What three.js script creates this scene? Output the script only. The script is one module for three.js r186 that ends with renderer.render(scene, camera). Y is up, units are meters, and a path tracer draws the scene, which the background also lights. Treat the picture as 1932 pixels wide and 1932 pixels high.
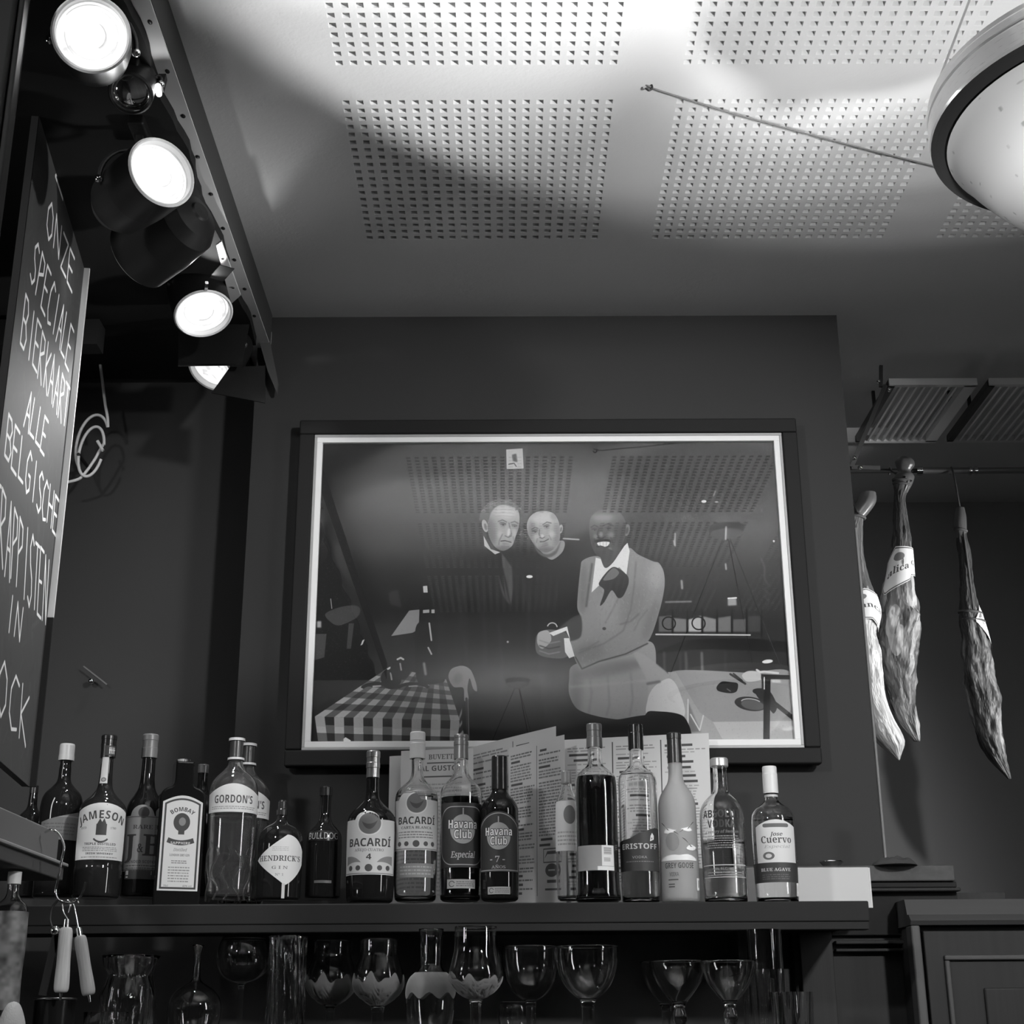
import * as THREE from 'three';
import { RectAreaLightUniformsLib } from 'three/addons/lights/RectAreaLightUniformsLib.js';
import { RoundedBoxGeometry } from 'three/addons/geometries/RoundedBoxGeometry.js';
import { mergeGeometries } from 'three/addons/utils/BufferGeometryUtils.js';

// ---------------------------------------------------------------- camera, light and exposure
const EYE = 1.45, FPX = 2745, RAD = Math.PI / 180;
const scene = new THREE.Scene();
scene.background = new THREE.Color(0x000000);
const camera = new THREE.PerspectiveCamera(2 * Math.atan(966 / FPX) / RAD, 1, 0.05, 30);
camera.position.set(0, EYE, 0);
camera.rotation.order = 'YXZ';
camera.rotation.set(19.638 * RAD, -0.236 * RAD, -0.335 * RAD);
camera.updateMatrixWorld(true);
const renderer = new THREE.WebGLRenderer({ antialias: true });
renderer.toneMapping = THREE.LinearToneMapping;
renderer.toneMappingExposure = 1.0;
renderer.shadowMap.enabled = true;
const LIGHT = {
  pendant: 1.3,      // tubular bulb in the bowl of the pendant, throws light on the ceiling
  pendantSides: 2.6,   // its light thrown outwards by the bowl's mirror
  roomSpots: 18.5,     // spots over the guests' side of the bar, behind the camera
  strips: 12.5,        // hooded strip lights left and right of the bar
  bowlSpot: 42,       // spot at the right that lights the pendant's bowl from below
  leak: 0.05,        // light escaping at the back of the third track lamp
  roomBowls: 1.3,    // the same bowl lamps over the guests
  boardSpot: 11,     // spot at the right that lights the chalkboard
  trackLamps: 1.5,   // the four burning lamps of the track
  boardLamp: 0.05,   // the can turned towards the chalkboard, dimmed
  bareBulb: 0.008,    // small bulb under the beam
  hamSpot: 12,        // spot beside the hams
};

// ---------------------------------------------------------------- helpers
const V = (x, y, z) => new THREE.Vector3(x, y, z);
const CAMQ = camera.quaternion.clone(), ORIGIN = V(0, EYE, 0);
const ray = (px, py) => V(px - 966, 966 - py, -FPX).applyQuaternion(CAMQ);
const at = (px, py, D) => { const d = ray(px, py); return d.multiplyScalar(D / -d.z).add(ORIGIN); };      // where a sight line meets the upright plane D metres in front
const atY = (px, py, Y) => { const d = ray(px, py); return d.multiplyScalar((Y - EYE) / d.y).add(ORIGIN); };
const atX = (px, py, X) => { const d = ray(px, py); return d.multiplyScalar(X / d.x).add(ORIGIN); };
const depthOf = (p) => -p.clone().sub(ORIGIN).applyQuaternion(CAMQ.clone().invert()).z;
const mPerPx = (p) => depthOf(p) / FPX;
let seed = 7;
const rnd = () => { seed = (seed * 1664525 + 1013904223) >>> 0; return seed / 4294967296; };
const rr = (a, b) => a + (b - a) * rnd();

const used = {};
const numbered = (n) => { used[n] = (used[n] ?? -1) + 1; return used[n] ? n + '_' + String(used[n]).padStart(3, '0') : n; };
function tag(o, label, category, group) { o.userData.label = label; if (category) o.userData.category = category; if (group) o.userData.group = group; return o; }
function mesh(name, geo, mat, parent = scene) {
  const m = new THREE.Mesh(Array.isArray(geo) ? merged(geo) : geo, mat);
  m.name = parent === scene ? numbered(name) : name;
  if (parent !== scene) { let k = 0; const names = new Set(parent.children.map((c) => c.name)); while (names.has(m.name)) m.name = name + '_' + String(++k).padStart(3, '0'); }
  parent.add(m); return m;
}
function merged(list) { return mergeGeometries(list.map((g) => { const h = g.index ? g.toNonIndexed() : g; for (const k of Object.keys(h.attributes)) if (!['position', 'normal', 'uv'].includes(k)) h.deleteAttribute(k); return h; })); }
function thing(name, label, category, pos = V(0, 0, 0), group) { const o = new THREE.Group(); o.name = numbered(name); o.position.copy(pos); scene.add(o); return tag(o, label, category, group); }
function struct(o) { o.userData.kind = 'structure'; return o; }
function structGroup(name) { const o = new THREE.Group(); o.name = name; scene.add(o); return struct(o); }
const box = (w, h, d, x = 0, y = 0, z = 0, r = 0) => { const g = r ? new RoundedBoxGeometry(w, h, d, 2, r) : new THREE.BoxGeometry(w, h, d); return g.translate(x, y, z); };
const box2 = (a, b, r = 0) => box(Math.abs(b[0] - a[0]), Math.abs(b[1] - a[1]), Math.abs(b[2] - a[2]), (a[0] + b[0]) / 2, (a[1] + b[1]) / 2, (a[2] + b[2]) / 2, r);
const tube = (pts, r, seg = 48, rad = 8, closed = false) => new THREE.TubeGeometry(new THREE.CatmullRomCurve3(pts, closed, 'centripetal'), seg, r, rad, closed);
const cyl = (r1, r2, h, seg = 32) => new THREE.CylinderGeometry(r1, r2, h, seg);
function bar(a, b, w, h, up = V(0, 1, 0)) { // a straight bar from a to b, w wide, h high
  const d = b.clone().sub(a), L = d.length(); d.normalize();
  const s = d.clone().cross(up).normalize(), u = s.clone().cross(d);
  return new THREE.BoxGeometry(w, h, L).applyMatrix4(new THREE.Matrix4().makeBasis(s, u, d.clone().negate())).translate((a.x + b.x) / 2, (a.y + b.y) / 2, (a.z + b.z) / 2);
}
const smooth = (pts, n = 60) => new THREE.CatmullRomCurve3(pts.map(([x, y]) => V(x, y, 0)), false, 'centripetal', 0.5).getSpacedPoints(n).map((p) => new THREE.Vector2(Math.max(0, p.x), p.y));
const lathe = (pts, seg = 40) => new THREE.LatheGeometry(pts.map((p) => (p.isVector2 ? p : new THREE.Vector2(p[0], p[1]))), seg);
// flat-shaded lathe for turned things with sharp edges: every step has its own normals
function turned(pts, seg = 40) { const list = []; for (let i = 0; i + 1 < pts.length; i++) list.push(lathe([pts[i], pts[i + 1]], seg)); return merged(list); }

// ---------------------------------------------------------------- materials: the photograph has no colour, so all are greys
const grey = (v) => new THREE.Color().setRGB(v, v, v);
const lin = (s) => (s <= 0.04045 ? s / 12.92 : Math.pow((s + 0.055) / 1.055, 2.4));
const srgb = (l) => (l <= 0.0031308 ? l * 12.92 : 1.055 * Math.pow(l, 1 / 2.4) - 0.055);
const LIT = 0.70; // share of its own reflectance that a thing on the bottle shelf sends back
const pg = (v, a = 1) => { const x = Math.round(255 * srgb(Math.min(0.92, Math.max(0, lin(v / 255) - 0.012) / LIT))); return `rgba(${x},${x},${x},${a})`; };
const std = (v, rough = 0.6, more = {}) => new THREE.MeshPhysicalMaterial({ color: grey(v), roughness: rough, ...more });
function tex(w, h, draw, srgbMap = true) { const c = document.createElement('canvas'); c.width = w; c.height = h; const g = c.getContext('2d'); draw(g, w, h); const t = new THREE.CanvasTexture(c); if (srgbMap) t.colorSpace = THREE.SRGBColorSpace; t.magFilter = THREE.LinearFilter; t.wrapS = t.wrapT = THREE.RepeatWrapping; return t; }
function noiseTex(n, lo, hi, scales, seed0, stretch = 1) { // layered value noise, wraps round
  const s0 = seed; seed = seed0; const f = new Float32Array(n * n); let tot = 0;
  scales.forEach(([cells, amp]) => {
    const cy = Math.max(2, Math.round(cells / stretch)), g = Array.from({ length: cells * cy }, rnd); tot += amp;
    for (let y = 0; y < n; y++) for (let x = 0; x < n; x++) {
      const u = x / n * cells, v = y / n * cy, i = Math.floor(u), j = Math.floor(v); let a = u - i, b = v - j; a = a * a * (3 - 2 * a); b = b * b * (3 - 2 * b);
      const q = (p, r) => g[(p % cells) + (r % cy) * cells];
      f[y * n + x] += amp * ((q(i, j) * (1 - a) + q(i + 1, j) * a) * (1 - b) + (q(i, j + 1) * (1 - a) + q(i + 1, j + 1) * a) * b);
    }
  });
  seed = s0; const d = new Uint8Array(n * n * 4);
  for (let i = 0; i < n * n; i++) { const v = Math.max(0, Math.min(255, 255 * (lo + (hi - lo) * f[i] / tot))); d.set([v, v, v, 255], i * 4); }
  const t = new THREE.DataTexture(d, n, n); t.wrapS = t.wrapT = THREE.RepeatWrapping; t.magFilter = THREE.LinearFilter; t.needsUpdate = true; return t;
}
const plasterBump = noiseTex(256, 0, 1, [[24, 1], [64, 0.7], [128, 0.5]], 11);
const woodTone = noiseTex(256, 0.55, 1, [[12, 1], [48, 0.8], [128, 0.5]], 12, 12);
const grime = noiseTex(256, 0.2, 0.7, [[6, 1], [20, 0.8], [80, 0.6]], 13);
const M = {
  ceiling: std(0.72, 0.9, { bumpMap: plasterBump, bumpScale: 0.0004 }),
  felt: std(0.35, 1),
  black: std(0.02, 0.75, { specularIntensity: 0.5 }),
  wall: std(0.05, 0.85, { specularIntensity: 0.35 }),
  roomWall: std(0.12, 0.9),
  nicheWall: std(0.4, 0.9),
  darkWood: std(0.035, 0.6, { map: woodTone, specularIntensity: 0.5 }),
  wornWood: std(0.2, 0.55, { map: woodTone }),
  plaster: std(0.7, 0.9, { bumpMap: plasterBump, bumpScale: 0.001 }),
  floor: std(0.14, 0.6, { map: woodTone }),
  can: std(0.015, 0.38, { specularIntensity: 0.6 }), blackMetal: std(0.03, 0.4, { metalness: 0.3 }),
  steel: std(0.6, 0.18, { metalness: 1 }), chrome: std(0.8, 0.1, { metalness: 1 }),
  white: std(0.78, 0.6), whitePaper: std(0.6, 0.8), cable: std(0.9, 0.5), darkCable: std(0.06, 0.5),
  enamel: std(0.9, 0.25, { map: tex(512, 512, (g, w, h) => { g.fillStyle = '#e6e6e6'; g.fillRect(0, 0, w, h); seed = 31; for (let i = 0; i < 260; i++) { g.fillStyle = `rgba(90,90,90,${rr(0.15, 0.5)})`; g.beginPath(); g.ellipse(rr(0, w), rr(0, h), rr(0.6, 2.4), rr(1, 5), 0, 0, 7); g.fill(); } }) }),
  glass: new THREE.MeshPhysicalMaterial({ color: 0xffffff, roughness: 0.02, transmission: 1, thickness: 0.004, ior: 1.5 }),
  frost: new THREE.MeshPhysicalMaterial({ color: grey(0.85), roughness: 0.55, transmission: 0.75, thickness: 0.004, ior: 1.45 }),
  etched: new THREE.MeshPhysicalMaterial({ color: grey(0.2), roughness: 1, transmission: 0.35, thickness: 0 }),
  darkGlass: std(0.012, 0.04, { specularIntensity: 1 }),
  greenGlass: std(0.02, 0.04), darkLiquid: std(0.008, 0.15),
  capBlack: std(0.02, 0.22), capGrey: std(0.3, 0.3), capSilver: std(0.55, 0.3, { metalness: 0.8 }), capWhite: std(0.75, 0.4),
  gold: std(0.5, 0.25, { metalness: 0.7 }),
};
for (const t of [M.ceiling.bumpMap]) t.repeat.set(1, 1);

// ---------------------------------------------------------------- the setting
const CEIL = 3.029, DWALL = 3.06, DBACK = 4.35, BEAMX = -0.545, BEAMY = 2.95;
function holed(n, pitch, hole, depth) { // a board n x n square holes wide, its face at y = 0 looking down, the holes cut through
  const P = [], N = [], quad = (a, b, c, d, nx, ny, nz) => { P.push(...a, ...b, ...c, ...a, ...c, ...d); for (let i = 0; i < 6; i++) N.push(nx, ny, nz); };
  const o = (-n * pitch) / 2, h = hole / 2;
  for (let i = 0; i < n; i++) for (let j = 0; j < n; j++) {
    const x0 = o + i * pitch, x1 = x0 + pitch, z0 = o + j * pitch, z1 = z0 + pitch, cx = (x0 + x1) / 2, cz = (z0 + z1) / 2, a = cx - h, b = cx + h, c = cz - h, d = cz + h;
    quad([x0, 0, z0], [x1, 0, z0], [b, 0, c], [a, 0, c], 0, -1, 0); quad([x1, 0, z0], [x1, 0, z1], [b, 0, d], [b, 0, c], 0, -1, 0);
    quad([x1, 0, z1], [x0, 0, z1], [a, 0, d], [b, 0, d], 0, -1, 0); quad([x0, 0, z1], [x0, 0, z0], [a, 0, c], [a, 0, d], 0, -1, 0);
    quad([a, 0, c], [b, 0, c], [b, depth, c], [a, depth, c], 0, 0, 1); quad([b, 0, d], [a, 0, d], [a, depth, d], [b, depth, d], 0, 0, -1);
    quad([a, 0, d], [a, 0, c], [a, depth, c], [a, depth, d], 1, 0, 0); quad([b, 0, c], [b, 0, d], [b, depth, d], [b, depth, c], -1, 0, 0);
  }
  const g = new THREE.BufferGeometry(); g.setAttribute('position', new THREE.Float32BufferAttribute(P, 3)); g.setAttribute('normal', new THREE.Float32BufferAttribute(N, 3));
  g.setAttribute('uv', new THREE.Float32BufferAttribute(P.flatMap((v, i) => (i % 3 === 0 ? [v * 4, P[i + 2] * 4] : [])), 2)); return g;
}
const ROOM = { x0: -2.4, x1: 2.6, z0: -DBACK, z1: 2.6 };
{
  const ceiling = structGroup('ceiling');
  const panelGeo = holed(20, 0.025, 0.0128, 0.0125);
  const xs = [-0.286, 0.317, 0.92, 1.523].map((x) => x + 0.2375), zs = [2.224, 1.635, 1.046, 0.457].map((z) => -(z + 0.2375));
  for (const z of zs) for (const x of xs) { const p = mesh('perforated_panel', panelGeo, M.ceiling, ceiling); p.position.set(x, CEIL, z); }
  // plain boards between and round the perforated fields
  const strips = [], T = 0.0125, add = (x0, x1, z0, z1) => { const g = box(x1 - x0, T, z1 - z0, (x0 + x1) / 2, CEIL + T / 2, (z0 + z1) / 2), u = g.attributes.uv, p = g.attributes.position; for (let i = 0; i < u.count; i++) u.setXY(i, p.getX(i) * 4, p.getZ(i) * 4); strips.push(g); };
  const xe = xs.flatMap((x) => [x - 0.25, x + 0.25]), ze = zs.flatMap((z) => [z - 0.25, z + 0.25]);
  add(ROOM.x0, ROOM.x1, ROOM.z0, ze[0]); add(ROOM.x0, ROOM.x1, ze[7], ROOM.z1);
  add(ROOM.x0, xe[0], ze[0], ze[7]); add(xe[7], ROOM.x1, ze[0], ze[7]);
  for (let i = 0; i < 3; i++) { add(xe[2 * i + 1], xe[2 * i + 2], ze[0], ze[7]); for (let k = 0; k < 4; k++) add(xe[2 * k], xe[2 * k + 1], ze[2 * i + 1], ze[2 * i + 2]); }
  mesh('plain_boards', strips, M.ceiling, ceiling);
  mesh('backing', box2([ROOM.x0, CEIL + T, ROOM.z0], [ROOM.x1, CEIL + 0.12, ROOM.z1]), M.felt, ceiling);

  struct(mesh('floor', box2([ROOM.x0, -0.1, ROOM.z0], [ROOM.x1, 0, ROOM.z1]), M.floor));
  struct(mesh('wall_back', box2([ROOM.x0, 0, ROOM.z0 - 0.15], [ROOM.x1, CEIL + 0.12, ROOM.z0]), M.nicheWall));
  struct(mesh('wall_front', box2([ROOM.x0, 0, ROOM.z1], [ROOM.x1, CEIL + 0.12, ROOM.z1 + 0.15]), M.roomWall));
  struct(mesh('wall_left', box2([ROOM.x0 - 0.15, 0, ROOM.z0 - 0.15], [ROOM.x0, CEIL + 0.12, ROOM.z1 + 0.15]), M.wall));
  struct(mesh('wall_right', box2([ROOM.x1, 0, ROOM.z0 - 0.15], [ROOM.x1 + 0.15, CEIL + 0.12, ROOM.z1 + 0.15]), M.wall));
  // the dark chimney breast that carries the picture, and the wall beside it
  struct(mesh('wall_chimney', box2([-0.577, 0, ROOM.z0], [0.777, CEIL, -DWALL]), M.wall));
  struct(mesh('wall_niche', box2([ROOM.x0, 0, ROOM.z0], [-0.577, CEIL, -3.2]), M.wall));
  // the beam over the bar: dark side, bare plaster underneath
  const beam = structGroup('trim_1');
  mesh('beam_side', box2([BEAMX - 0.02, BEAMY + 0.003, -3.05], [BEAMX, CEIL, 0.4]), std(0.06, 0.9), beam);
  mesh('beam_underside', box2([BEAMX - 1.85, BEAMY, -3.19], [BEAMX - 0.001, BEAMY + 0.04, 0.4]), M.plaster, beam);
  mesh('beam_top', box2([BEAMX - 1.85, BEAMY + 0.04, -3.19], [BEAMX - 0.02, CEIL, 0.4]), M.black, beam);
  // ragged dark board under the beam that the track is screwed to
  const sh = new THREE.Shape(); seed = 5; sh.moveTo(-2.38, 0.3);
  const edge = []; for (let z = 0.3; z > -3.0; z -= 0.03) edge.push([-0.568 + 0.005 * Math.sin(z * 19) + rr(-0.002, 0.002) - 0.012 * Math.max(0, Math.min(1, (z + 2.2) * 2)), z]);
  sh.lineTo(edge[0][0], 0.3); for (const [x, z] of edge) sh.lineTo(x, z); sh.lineTo(-0.6, -3.0); sh.lineTo(-0.6, -3.18); sh.lineTo(-2.38, -3.18);
  mesh('track_board', new THREE.ExtrudeGeometry(sh, { depth: 0.022, bevelEnabled: false }).rotateX(Math.PI / 2).translate(0, BEAMY - 0.001, 0), M.black, beam);
  seed = 9; for (let i = 0; i < 9; i++) mesh('screw_head', new THREE.SphereGeometry(0.004, 10, 6).scale(1, 0.5, 1.6).translate(BEAMX - 0.013, BEAMY, -1.9 - i * 0.125), M.blackMetal, beam);
}

// the beam's far end hangs down in a torn flap
{
  const p = (x, y, D) => at(x, y, D), shp = [[500, 590], [512, 660], [524, 720], [522, 740], [505, 700], [488, 640]].map(([x, y]) => p(x, y, 3.03));
  const s = new THREE.Shape(shp.map((q) => new THREE.Vector2(q.x, q.y)));
  tag(mesh('plaster_flap', new THREE.ExtrudeGeometry(s, { depth: 0.012, bevelEnabled: false }).translate(0, 0, -3.045), std(0.09, 0.9)), 'torn dark strip hanging from the far end of the ceiling beam', 'strip');
}

// ---------------------------------------------------------------- hams' corner: slatted grilles, rail, mantel ledge, panelling
{
  const Y = CEIL - 0.06, zn = -3.31, zf = -3.677, woodM = std(0.3, 0.35), darkM = std(0.05, 0.4);
  const grille = (x0, x1, label) => {
    const t = thing('slatted_grille', label, 'grille', V((x0 + x1) / 2, Y, (zn + zf) / 2), 'slatted grilles over the hams');
    const w = x1 - x0, d = zn - zf, R = M.steelDull ??= std(0.8, 0.35, { metalness: 0.2 });
    mesh('front_rail', box(w, 0.018, 0.014, 0, 0, d / 2), R, t); mesh('rear_rail', box(w, 0.018, 0.014, 0, 0, -d / 2), R, t);
    mesh('side_rail', box(0.016, 0.018, d, -w / 2 + 0.008, 0, 0), darkM, t); mesh('side_rail', box(0.03, 0.018, d, w / 2 - 0.015, 0, 0), R, t);
    const n = Math.round((w - 0.05) / 0.0225);
    for (let i = 0; i < n; i++) { const s = mesh('slat', box(0.0045, 0.02, d - 0.014), R, t); s.position.x = -w / 2 + 0.025 + (i + 0.5) * (w - 0.06) / n; s.rotation.z = -0.35; }
    for (const s of [-1, 1]) mesh('hanger', box(0.008, CEIL - Y + 0.006, 0.008, s * (w / 2 - 0.01), (CEIL - Y) / 2, 0), M.blackMetal, t);
  };
  grille(0.955, 1.175, 'slatted metal grille under the ceiling beside the dark chimney, the left one');
  grille(1.205, 1.52, 'slatted metal grille under the ceiling cut by the right picture edge');
  const rail = thing('hanging_rail', 'horizontal metal rail the cured hams hang from', 'rail', V(1.2, 2.9, -3.74));
  const rl = at(1733, 880, 3.74).x - 1.2;
  mesh('rail_tube', cyl(0.0085, 0.0085, 1.2, 20).rotateZ(Math.PI / 2).translate(rl + 0.6, 0, 0), std(0.22, 0.45, { metalness: 0.5 }), rail);
  mesh('rail_core', cyl(0.006, 0.006, 0.5, 16).rotateZ(Math.PI / 2).translate(rl - 0.2, 0, 0), M.blackMetal, rail);
  mesh('collar', cyl(0.013, 0.013, 0.016, 20).rotateZ(Math.PI / 2).translate(rl, 0, 0), M.chrome, rail);
  for (const dx of [0.08, 0.095]) mesh('collar', cyl(0.0125, 0.0125, 0.007, 20).rotateZ(Math.PI / 2).translate(dx, 0, 0), M.chrome, rail);
  for (const dx of [-0.3, 0.45]) mesh('rail_hanger', box(0.012, CEIL - 2.9, 0.012, dx, (CEIL - 2.9) / 2, 0), M.blackMetal, rail);

  const br = thing('rail_bracket', 'thin dark bracket with shiny screws beside the chimney, left of the grilles', 'bracket', at(1640, 800, 3.27)), B = (x, y) => at(x, y, 3.27).sub(br.position);
  mesh('arm', bar(B(1670, 728), B(1606, 882), 0.012, 0.01), M.blackMetal, br); mesh('cross_arm', bar(B(1606, 882), B(1660, 884), 0.01, 0.01), M.blackMetal, br); mesh('drop_rod', bar(B(1662, 730), B(1662, 690), 0.008, 0.008, V(1, 0, 0)), M.blackMetal, br);
  for (const [x, y] of [[1676, 738], [1610, 866], [1622, 884], [1656, 722]]) mesh('screw', new THREE.SphereGeometry(0.0055, 12, 8).translate(...B(x, y).add(V(0, 0, 0.008)).toArray()), M.chrome, br);
  struct(mesh('trim_4', cyl(0.003, 0.003, 1.3, 12).translate(0.7775, 1.85, -DWALL + 0.001), std(0.2, 0.5)));
  // mantel ledge on the chimney, moulded below
  const ledge = structGroup('trim_2'), z = -2.98;
  const L0 = at(1380, 1632, 2.98), L1 = at(1800, 1632, 2.98), L2 = at(1800, 1662, 2.98);
  mesh('ledge_board', box2([L0.x, L2.y, -DWALL - 0.2], [L1.x, L1.y, z], 0.003), std(0.09, 0.7, { map: woodTone }), ledge);
  mesh('ledge_moulding', box2([L0.x, L2.y - 0.012, -DWALL - 0.2], [L1.x + 0.004, L2.y, z - 0.008], 0.003), M.black, ledge);
  mesh('ledge_bead', box2([L0.x, L2.y - 0.02, -DWALL - 0.2], [L1.x + 0.008, L2.y - 0.013, z + 0.004], 0.003), M.darkWood, ledge);
  {
    const o = at(1700, 1632, 2.94), cl = thing('dark_cloth', 'small crumpled dark cloth lying on the right end of the chimney ledge', 'cloth', V(o.x, L1.y, -2.99)), g = new THREE.SphereGeometry(0.03, 32, 16, 0, 6.2832, 0, Math.PI / 2).scale(1.5, 0.55, 0.9), p = g.attributes.position;
    for (let i = 0; i < p.count; i++) { const k = 1 + 0.28 * Math.sin(p.getX(i) * 160) * Math.cos(p.getZ(i) * 190 + p.getX(i) * 60); p.setY(i, p.getY(i) * k); } g.computeVertexNormals(); mesh('cloth', [g, cyl(0.04, 0.045, 0.002, 24).translate(0, 0.001, 0)], std(0.05, 0.9), cl);
    const q = at(1578, 1618, 2.96), ds = thing('small_dish', 'small shiny metal dish on the chimney ledge behind the card box', 'dish', V(q.x, L1.y, -3.01)); mesh('dish', turned([[0.0001, 0.0005], [0.014, 0], [0.024, 0.01], [0.0235, 0.0115], [0.013, 0.003], [0.0001, 0.003]], 32), M.chrome, ds);
  }
  // wainscot under the ledge: stile, rail and sunk panel
  const w = structGroup('trim_3'), y0 = 0, yT = L2.y - 0.02, zw = -3.0, x0 = at(1500, 1800, 3).x, x1 = at(1722, 1800, 3).x;
  mesh('backing_board', box2([x0, y0, -3.06], [x1 + 0.2, yT, zw - 0.012]), M.darkWood, w);
  mesh('stile', box2([x0 + 0.01, y0, zw - 0.012], [x0 + 0.075, yT, zw + 0.004], 0.002), M.darkWood, w);
  mesh('top_rail', box2([x0 + 0.075, at(1600, 1765, 3).y, zw - 0.012], [x1 + 0.1, yT, zw + 0.002], 0.002), M.black, w);
  for (const [ya, yb, s] of [[1775, 1782, 0.012], [1790, 1796, 0.008]]) mesh('panel_moulding', box2([x0 + 0.08, at(1600, yb, 3).y, zw - 0.012], [x1 + 0.1, at(1600, ya, 3).y, zw + s], 0.002), M.darkWood, w);
  // tall panelled cupboard at the right
  const c = thing('panelled_cupboard', 'tall dark panelled wooden cupboard below the hams in the right corner', 'cupboard', V(1.3, 0, -3.1));
  const A = at(1722, 1725, 2.9), W = 1.02, ax = A.x - 1.3, yt = A.y;
  mesh('carcass', box2([ax, 0, -0.4], [ax + W, yt, 0.17]), M.darkWood, c);
  const cor = new THREE.Shape([[0, 0], [0.03, 0], [0.035, 0.008], [0.022, 0.02], [0.012, 0.02], [0, 0.05], [-0.1, 0.05], [-0.1, 0]].map(([a, b]) => new THREE.Vector2(a, b)));
  mesh('cornice', new THREE.ExtrudeGeometry(cor, { depth: W + 0.012, bevelEnabled: false }).rotateY(-Math.PI / 2).translate(ax + W + 0.006, yt - 0.02, 0.17).scale(1, 1, 1), std(0.06, 0.7, { map: woodTone }), c);
  mesh('corner_post', box2([ax - 0.006, 0, 0.16], [ax + 0.012, yt - 0.02, 0.2], 0.004), std(0.09, 0.6, { map: woodTone }), c);
  const door = mesh('door', box2([ax + 0.02, 0.4, 0.17], [ax + 0.52, yt - 0.03, 0.186], 0.003), M.darkWood, c);
  const dm = (a, b) => mesh('panel_moulding', box2(a, b, 0.003), std(0.06, 0.55, { map: woodTone }), door);
  const px0 = ax + 0.055, px1 = ax + 0.48, py0 = 0.5, py1 = yt - 0.085;
  dm([px0, py0, 0.18], [px0 + 0.01, py1, 0.194]); dm([px1, py0, 0.18], [px1 + 0.01, py1, 0.194]); dm([px0, py1, 0.18], [px1, py1 + 0.01, 0.194]); dm([px0, py0, 0.18], [px1, py0 + 0.01, 0.194]);
  mesh('raised_panel', box2([px0 + 0.07, py0 + 0.06, 0.18], [px1 - 0.05, py1 - 0.05, 0.193], 0.004), M.darkWood, door);
}

// ---------------------------------------------------------------- shelves of the back bar
const SHELF_T = at(900, 1706, 2.75).y, SHELF_D = 2.72;
const GLASS_T = 1.36;
{
  const x0 = -1.35, x1 = at(1640, 1715, 2.72).x;
  const s = thing('bottle_shelf', 'long black shelf carrying the row of liquor bottles', 'shelf', V(0, SHELF_T, -2.88));
  mesh('shelf_board', box2([x0, -0.036, -0.18], [x1, 0, 0.16], 0.003), M.black, s);
  mesh('lip', box2([x0, -0.05, 0.13], [x1 - 0.002, -0.036, 0.158], 0.002), M.black, s);
  for (const x of [-1.1, -0.35, 0.45]) mesh('bracket', box2([x - 0.01, -0.12, -0.18], [x + 0.01, -0.034, -0.02]), M.blackMetal, s);
  const g = thing('glass_shelf', 'lower dark back-bar counter the drinking glasses stand on', 'counter', V(0, 0, -2.83));
  mesh('counter_top', box2([-1.35, GLASS_T - 0.04, -0.23], [0.75, GLASS_T, 0.45], 0.004), M.black, g);
  mesh('cabinet', box2([-1.33, 0, -0.23], [0.73, GLASS_T - 0.04, 0.4]), M.darkWood, g);
}
// the guest-side hood board that sticks in from the left
{
  const h = thing('hood_board', 'grey painted board jutting in at the left edge in front of the bottles', 'board', V(-0.8, 1.71, -1.9));
  mesh('board', box2([-0.25, 0.028, -0.74], [0, 0.078, 0.14], 0.003), std(0.14, 0.7), h);
  mesh('lower_batten', box2([-0.25, 0.0, -0.8], [-0.004, 0.027, 0.14], 0.003), std(0.09, 0.7), h);
  mesh('bead', box2([-0.01, 0.024, -0.8], [0.004, 0.03, 0.14], 0.002), std(0.25, 0.5), h);
  mesh('post', box2([-0.25, -1.71, 0.04], [-0.17, 0, 0.12]), M.black, h);
}

// ---------------------------------------------------------------- track lamps
const camDir = (x, y, z) => V(x, y, z).normalize().applyQuaternion(CAMQ); // a direction as the camera sees it: right, up, towards
const lensTex = tex(256, 256, (g, w) => {
  g.fillStyle = '#fff'; g.fillRect(0, 0, w, w); seed = 41;
  for (let i = 0; i < 14; i++) { g.strokeStyle = `rgba(120,120,120,${rr(0.3, 0.7)})`; g.lineWidth = rr(2, 5); g.beginPath(); const a = rr(0, 6.3); g.arc(w / 2, w / 2, rr(30, 116), a, a + rr(0.6, 2.4)); g.stroke(); }
  g.fillStyle = 'rgba(190,190,190,.5)'; for (let i = 0; i < 14; i++) { g.beginPath(); g.ellipse(w / 2 + rr(-80, 80), w / 2 + rr(-80, 80), rr(8, 26), rr(4, 14), rr(0, 3), 0, 7); g.fill(); }
});
const litLens = new THREE.MeshPhysicalMaterial({ color: grey(0.8), roughness: 0.3, emissive: 0xffffff, emissiveMap: lensTex, emissiveIntensity: 1.0 });
const litRing = new THREE.MeshPhysicalMaterial({ color: grey(0.85), roughness: 0.35 });
const deadLens = new THREE.MeshPhysicalMaterial({ color: grey(0.9), roughness: 0.05, metalness: 1 });
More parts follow.
